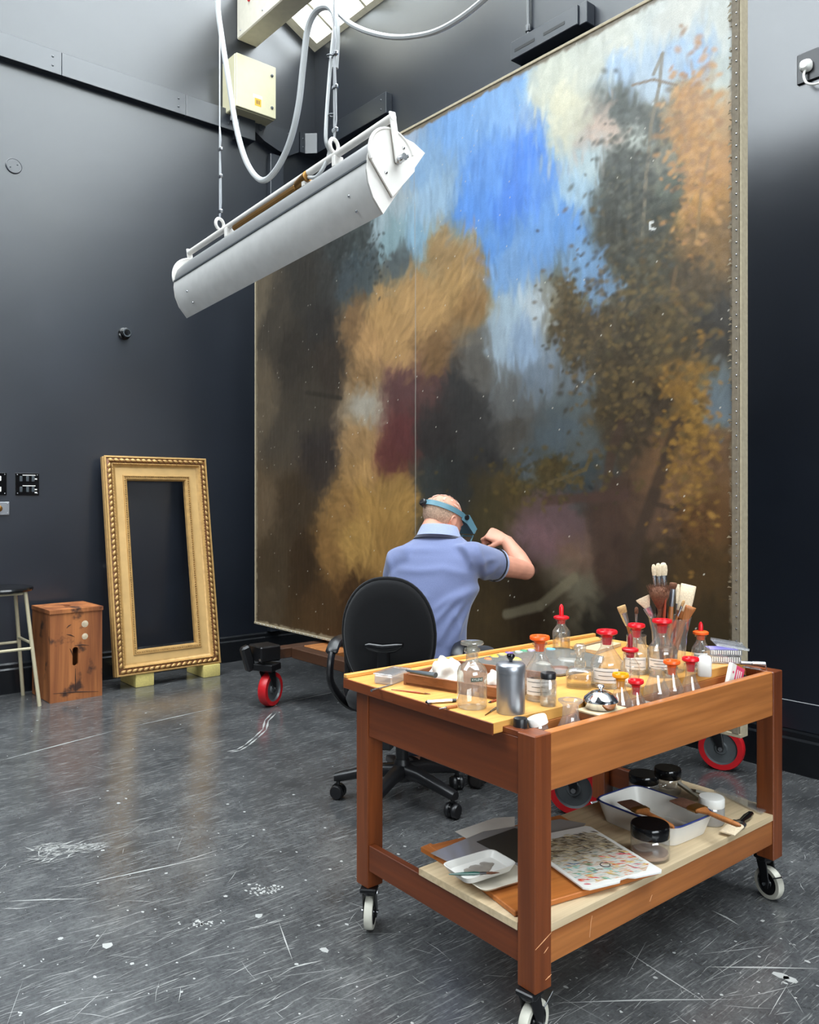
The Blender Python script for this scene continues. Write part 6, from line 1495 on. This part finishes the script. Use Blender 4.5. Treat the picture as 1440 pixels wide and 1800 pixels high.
for i in range(230):
    u, v = rnd.random(), rnd.random()
    kset = 'abccb' if v > .42 else ('dddgia' if u < .5 and v > .15 else ('eefk' if u < .25 else ('hefkc' if u > .55 else 'dfic')))
    if v > .8 and rnd.random() < .4: kset = 'jb'
    x, y = .015 + u * (lx - .03), .02 + v * (ly - .05)
    ln, wd, an_ = rnd.uniform(.012, .032), rnd.uniform(.002, .0055), 2.5 + rnd.gauss(0, .3)
    d = Vector((math.cos(an_), math.sin(an_), 0)); n_ = Vector((-d.y, d.x, 0)); c = Vector((x, y, .0046 + .0002 + i * 4e-6)); h = Vector((0, 0, .0012))
    if not (.005 < x - abs(d.x * ln / 2) and x + abs(d.x * ln / 2) < lx - .005 and .014 < y - abs(d.y * ln / 2) and y + abs(d.y * ln / 2) < ly - .03): continue
    b = B(); b.skin([b._v([c - d * ln / 2, c - n_ * wd / 2, c + d * ln / 2, c + n_ * wd / 2]), b._v([c - d * ln / 4 + h, c - n_ * wd / 4 + h, c + d * ln / 4 + h, c + n_ * wd / 4 + h])])
    b.done('paint_smear', M['smear_' + rnd.choice(kset)], t, 60)
b = B(); b.torus((lx * .52, ly * .28, .005), .013, .0014, 20, 6); b.done('thumb_hole_rim', M['ink'], t)
# white trays on the left of the shelf
def dish(name, label, a_, b_, c_, z, h, mat, r=.012, wall=.003, group=None, cat='tray', rim=None):
    A, e1, e2 = rectpts(a_, b_, c_, z); ang = math.atan2(e1.y, e1.x); lx = e1.length; ly = e2.dot(Vector((-e1.y, e1.x, 0)).normalized())
    t = thing(name, label, cat, A + e1 / 2 + e2 / 2, ang, group); hx, hy = lx / 2, abs(ly) / 2
    b = B(); b.loft([((0, 0, zz), (hx * k - o_, 0, 0), (0, hy * k - o_, 0)) for zz, k, o_ in ((0, .86, 0), (h, 1.0, 0), (h, 1.0, wall), (wall, .86, wall))], 40, .28, True, True)
    b.done('body', M[mat], t, 40)
    if rim:
        pts = []
        for i in range(41):
            a = 2 * PI * i / 40; cx_, sx_ = math.cos(a), math.sin(a); pts.append((math.copysign(abs(cx_) ** .28, cx_) * hx, math.copysign(abs(sx_) ** .28, sx_) * hy, h))
        B().tube(pts, .0028, 6).done('rim', M[rim], t)
    return t, hx, hy
dish('mixing_tray', 'lower of two white mixing trays, stained with paint', (850, 1575), (940, 1548), (870, 1508), z1 + .003, .010, 'off_white')
mt, hx, hy = dish('mixing_tray', 'upper white rectangular mixing tray with a green brush across it', (820, 1560), (912, 1530), (865, 1502), z1 + .015, .018, 'white_pl')
for x, y, r in ((.0, .0, .03), (.03, .01, .02), (-.03, .005, .018)): dab(mt, Vector((x, y, .0035)), r, (150, 142, 132), .0008, 'paint_stain')
zz = z1 + .015 + .019
a_, c_ = onz(789, 1537, zz + .004), onz(878, 1534, zz + .004); d = c_ - a_
t = thing('green_brush', 'slim dark green brush lying across the white mixing tray', 'brush', a_)
M['green_h'] = plain('dark_green_lacquer', rgb(22, 72, 62), .25, bs=0)
B().tube([Vector(), d * .25, d * .5, d * .62], [.0015, .004, .0048, .003], 10).done('handle', M['green_h'], t); B().cyl(d * .61, d * .74, .0032, .003, 10).done('ferrule', M['black_metal'], t); B().tube([d * .74, d * .85, d], [.003, .0036, .0006], 8).done('bristles', M['bristle_brown'], t)
# enamel tray, its brushes, the jars and pots
et, hx, hy = dish('enamel_tray', 'deep white enamel tray with dark blue rim', (1186, 1497), (1262, 1464), (1152, 1400), z, .062, 'white_pl', wall=.004, rim='enamel_blue')
def jar(name, label, px, base_y, w, top_y, capf, capmat, z=z, glass='glass', group=None, deposit=None):
    p = onz(px, base_y, z); r = mm(w, p) / 2; H = vz(top_y, p) - z; hc = H * capf
    t = thing(name, label, 'jar', p, 0, group)
    B().lathe([(.001, .003), (r * .9, 0), (r, .006), (r, H - hc - .006), (r * .93, H - hc)], 32).done('glass_body', M[glass], t, 50)
    B().lathe([(r * .98, H - hc), (r * 1.0, H - hc + .002), (r * 1.0, H - .004), (r * .95, H), (0, H)], 32, cap0=True).done('lid', M[capmat], t, 40)
    if deposit: B().lathe([(r * .85, .004), (r * .93, .007), (r * .93, .007 + deposit)], 28, cap0=True, cap1=True).done('contents', M['skinpaint'], t, 50)
    return t
M['skinpaint'] = plain('pinkish_residue', rgb(170, 140, 120), .6)
jar('specimen_jar', 'clear jar with black lid in front of enamel tray', 1143, 1505, 67, 1447, .36, 'black_gloss', deposit=.008)
jar('specimen_jar', 'clear jar with black lid, left of two behind the enamel tray', 1132, 1394, 52, 1359, .42, 'black_gloss')
jar('specimen_jar', 'clear jar with black lid, right of two behind the enamel tray', 1174, 1392, 46, 1349, .38, 'black_gloss')
jar('white_lid_pot', 'translucent plastic pot with white screw lid beside enamel tray', 1251, 1446, 44, 1400, .34, 'white_pl', glass='milky_pl')
def bigbrush(name, label, pts, zz, w, hair, handle, hw=.011):
    # flat brush lying down: bristle end, ferrule start, handle start, handle end (pixels)
    q = [onz(x, y, zz) for x, y in pts]; o_ = q[0]; q = [v - o_ for v in q]; d = (q[3] - q[0]).normalized(); n_ = UP.cross(d)
    L_ = (q[3] - q[0]).length; s1, s2 = (q[1] - q[0]).length, (q[2] - q[0]).length
    t = thing(name, label, 'brush', o_)
    B().loft([(d * s, n_ * a, UP * c) for s, a, c in ((0, w * .5, .002), (s1 * .3, w * .51, .005), (s1, w * .48, .007))], 16, .7).done('bristles', M[hair], t, 50)
    B().loft([(d * s, n_ * a, UP * c) for s, a, c in ((s1, w * .5, .008), (s2, w * .48, .008))], 16, .6).done('ferrule', M['brass' if handle == 'handle_wood' else 'steel'], t, 50)
    B().loft([(d * s, n_ * a, UP * c) for s, a, c in ((s2, w * .42, .007), (s2 + (L_ - s2) * .2, hw * .75, .006), (s2 + (L_ - s2) * .6, hw, .007), (L_ - .01, hw * .8, .006), (L_, hw * .3, .003))], 16, .8).done('handle', M[handle], t, 50)
    return t
bigbrush('flat_brush', 'wide brown brush with long wooden handle across enamel tray rim', ((1188, 1405), (1218, 1418), (1232, 1424), (1302, 1452)), z + .074, .058, 'bristle_brown', 'handle_wood', .010)
bigbrush('flat_brush', 'dark brown flat brush lying at the tray\'s left rim', ((1098, 1408), (1128, 1420), (1136, 1424), (1185, 1455)), z + .074, .056, 'bristle_brown', 'handle_wood', .010)
bigbrush('flat_brush', 'pale bristled brush with black handle lying on the shelf corner', ((1278, 1465), (1292, 1450), (1300, 1447), (1322, 1428)), z + .010, .046, 'bristle_white', 'black_gloss', .012)
# grey moulded pulp palettes
M['pulp'] = plain('grey_moulded_pulp', rgb(150, 146, 134), .85, var=.08, scale=60)
for i, (px, py, rx, ry, rz_, lab) in enumerate(((1212, 1392, -.5, .5, .3, 'grey moulded palette with round wells, leaning left'), (1238, 1396, -.3, .25, .9, 'second grey moulded palette lying right behind the white lid pot'))):
    p = onz(px, py, z + .03); t = thing('well_palette', lab, 'palette', p); t.rotation_euler = (rx, ry, rz_)
    B().box((0, 0, 0), (.085, .065, .003), .001).done('sheet', M['pulp'], t, 0)
    for s in (-1, 1):
        B().box((0, s * .0315, .003), (.085, .003, .008)).done('edge', M['pulp'], t, 0); B().box((s * .0415, 0, .003), (.003, .065, .008)).done('edge', M['pulp'], t, 0)
    for x_ in (-.024, .0, .024):
        for y_ in (-.015, .015): B().lathe([(.006, -.001), (.009, .004), (.011, .0045), (.0115, .0015)], 14, (x_, y_, .001)).done('well', M['pulp'], t, 60)
t = slab('acrylic_sheet', 'thin clear acrylic sheet lying at the shelf\'s far edge', 'sheet', ((1255, 1391), (1338, 1431), (1350, 1424), (1266, 1385)), z + .004, .004, 'clear_pl')
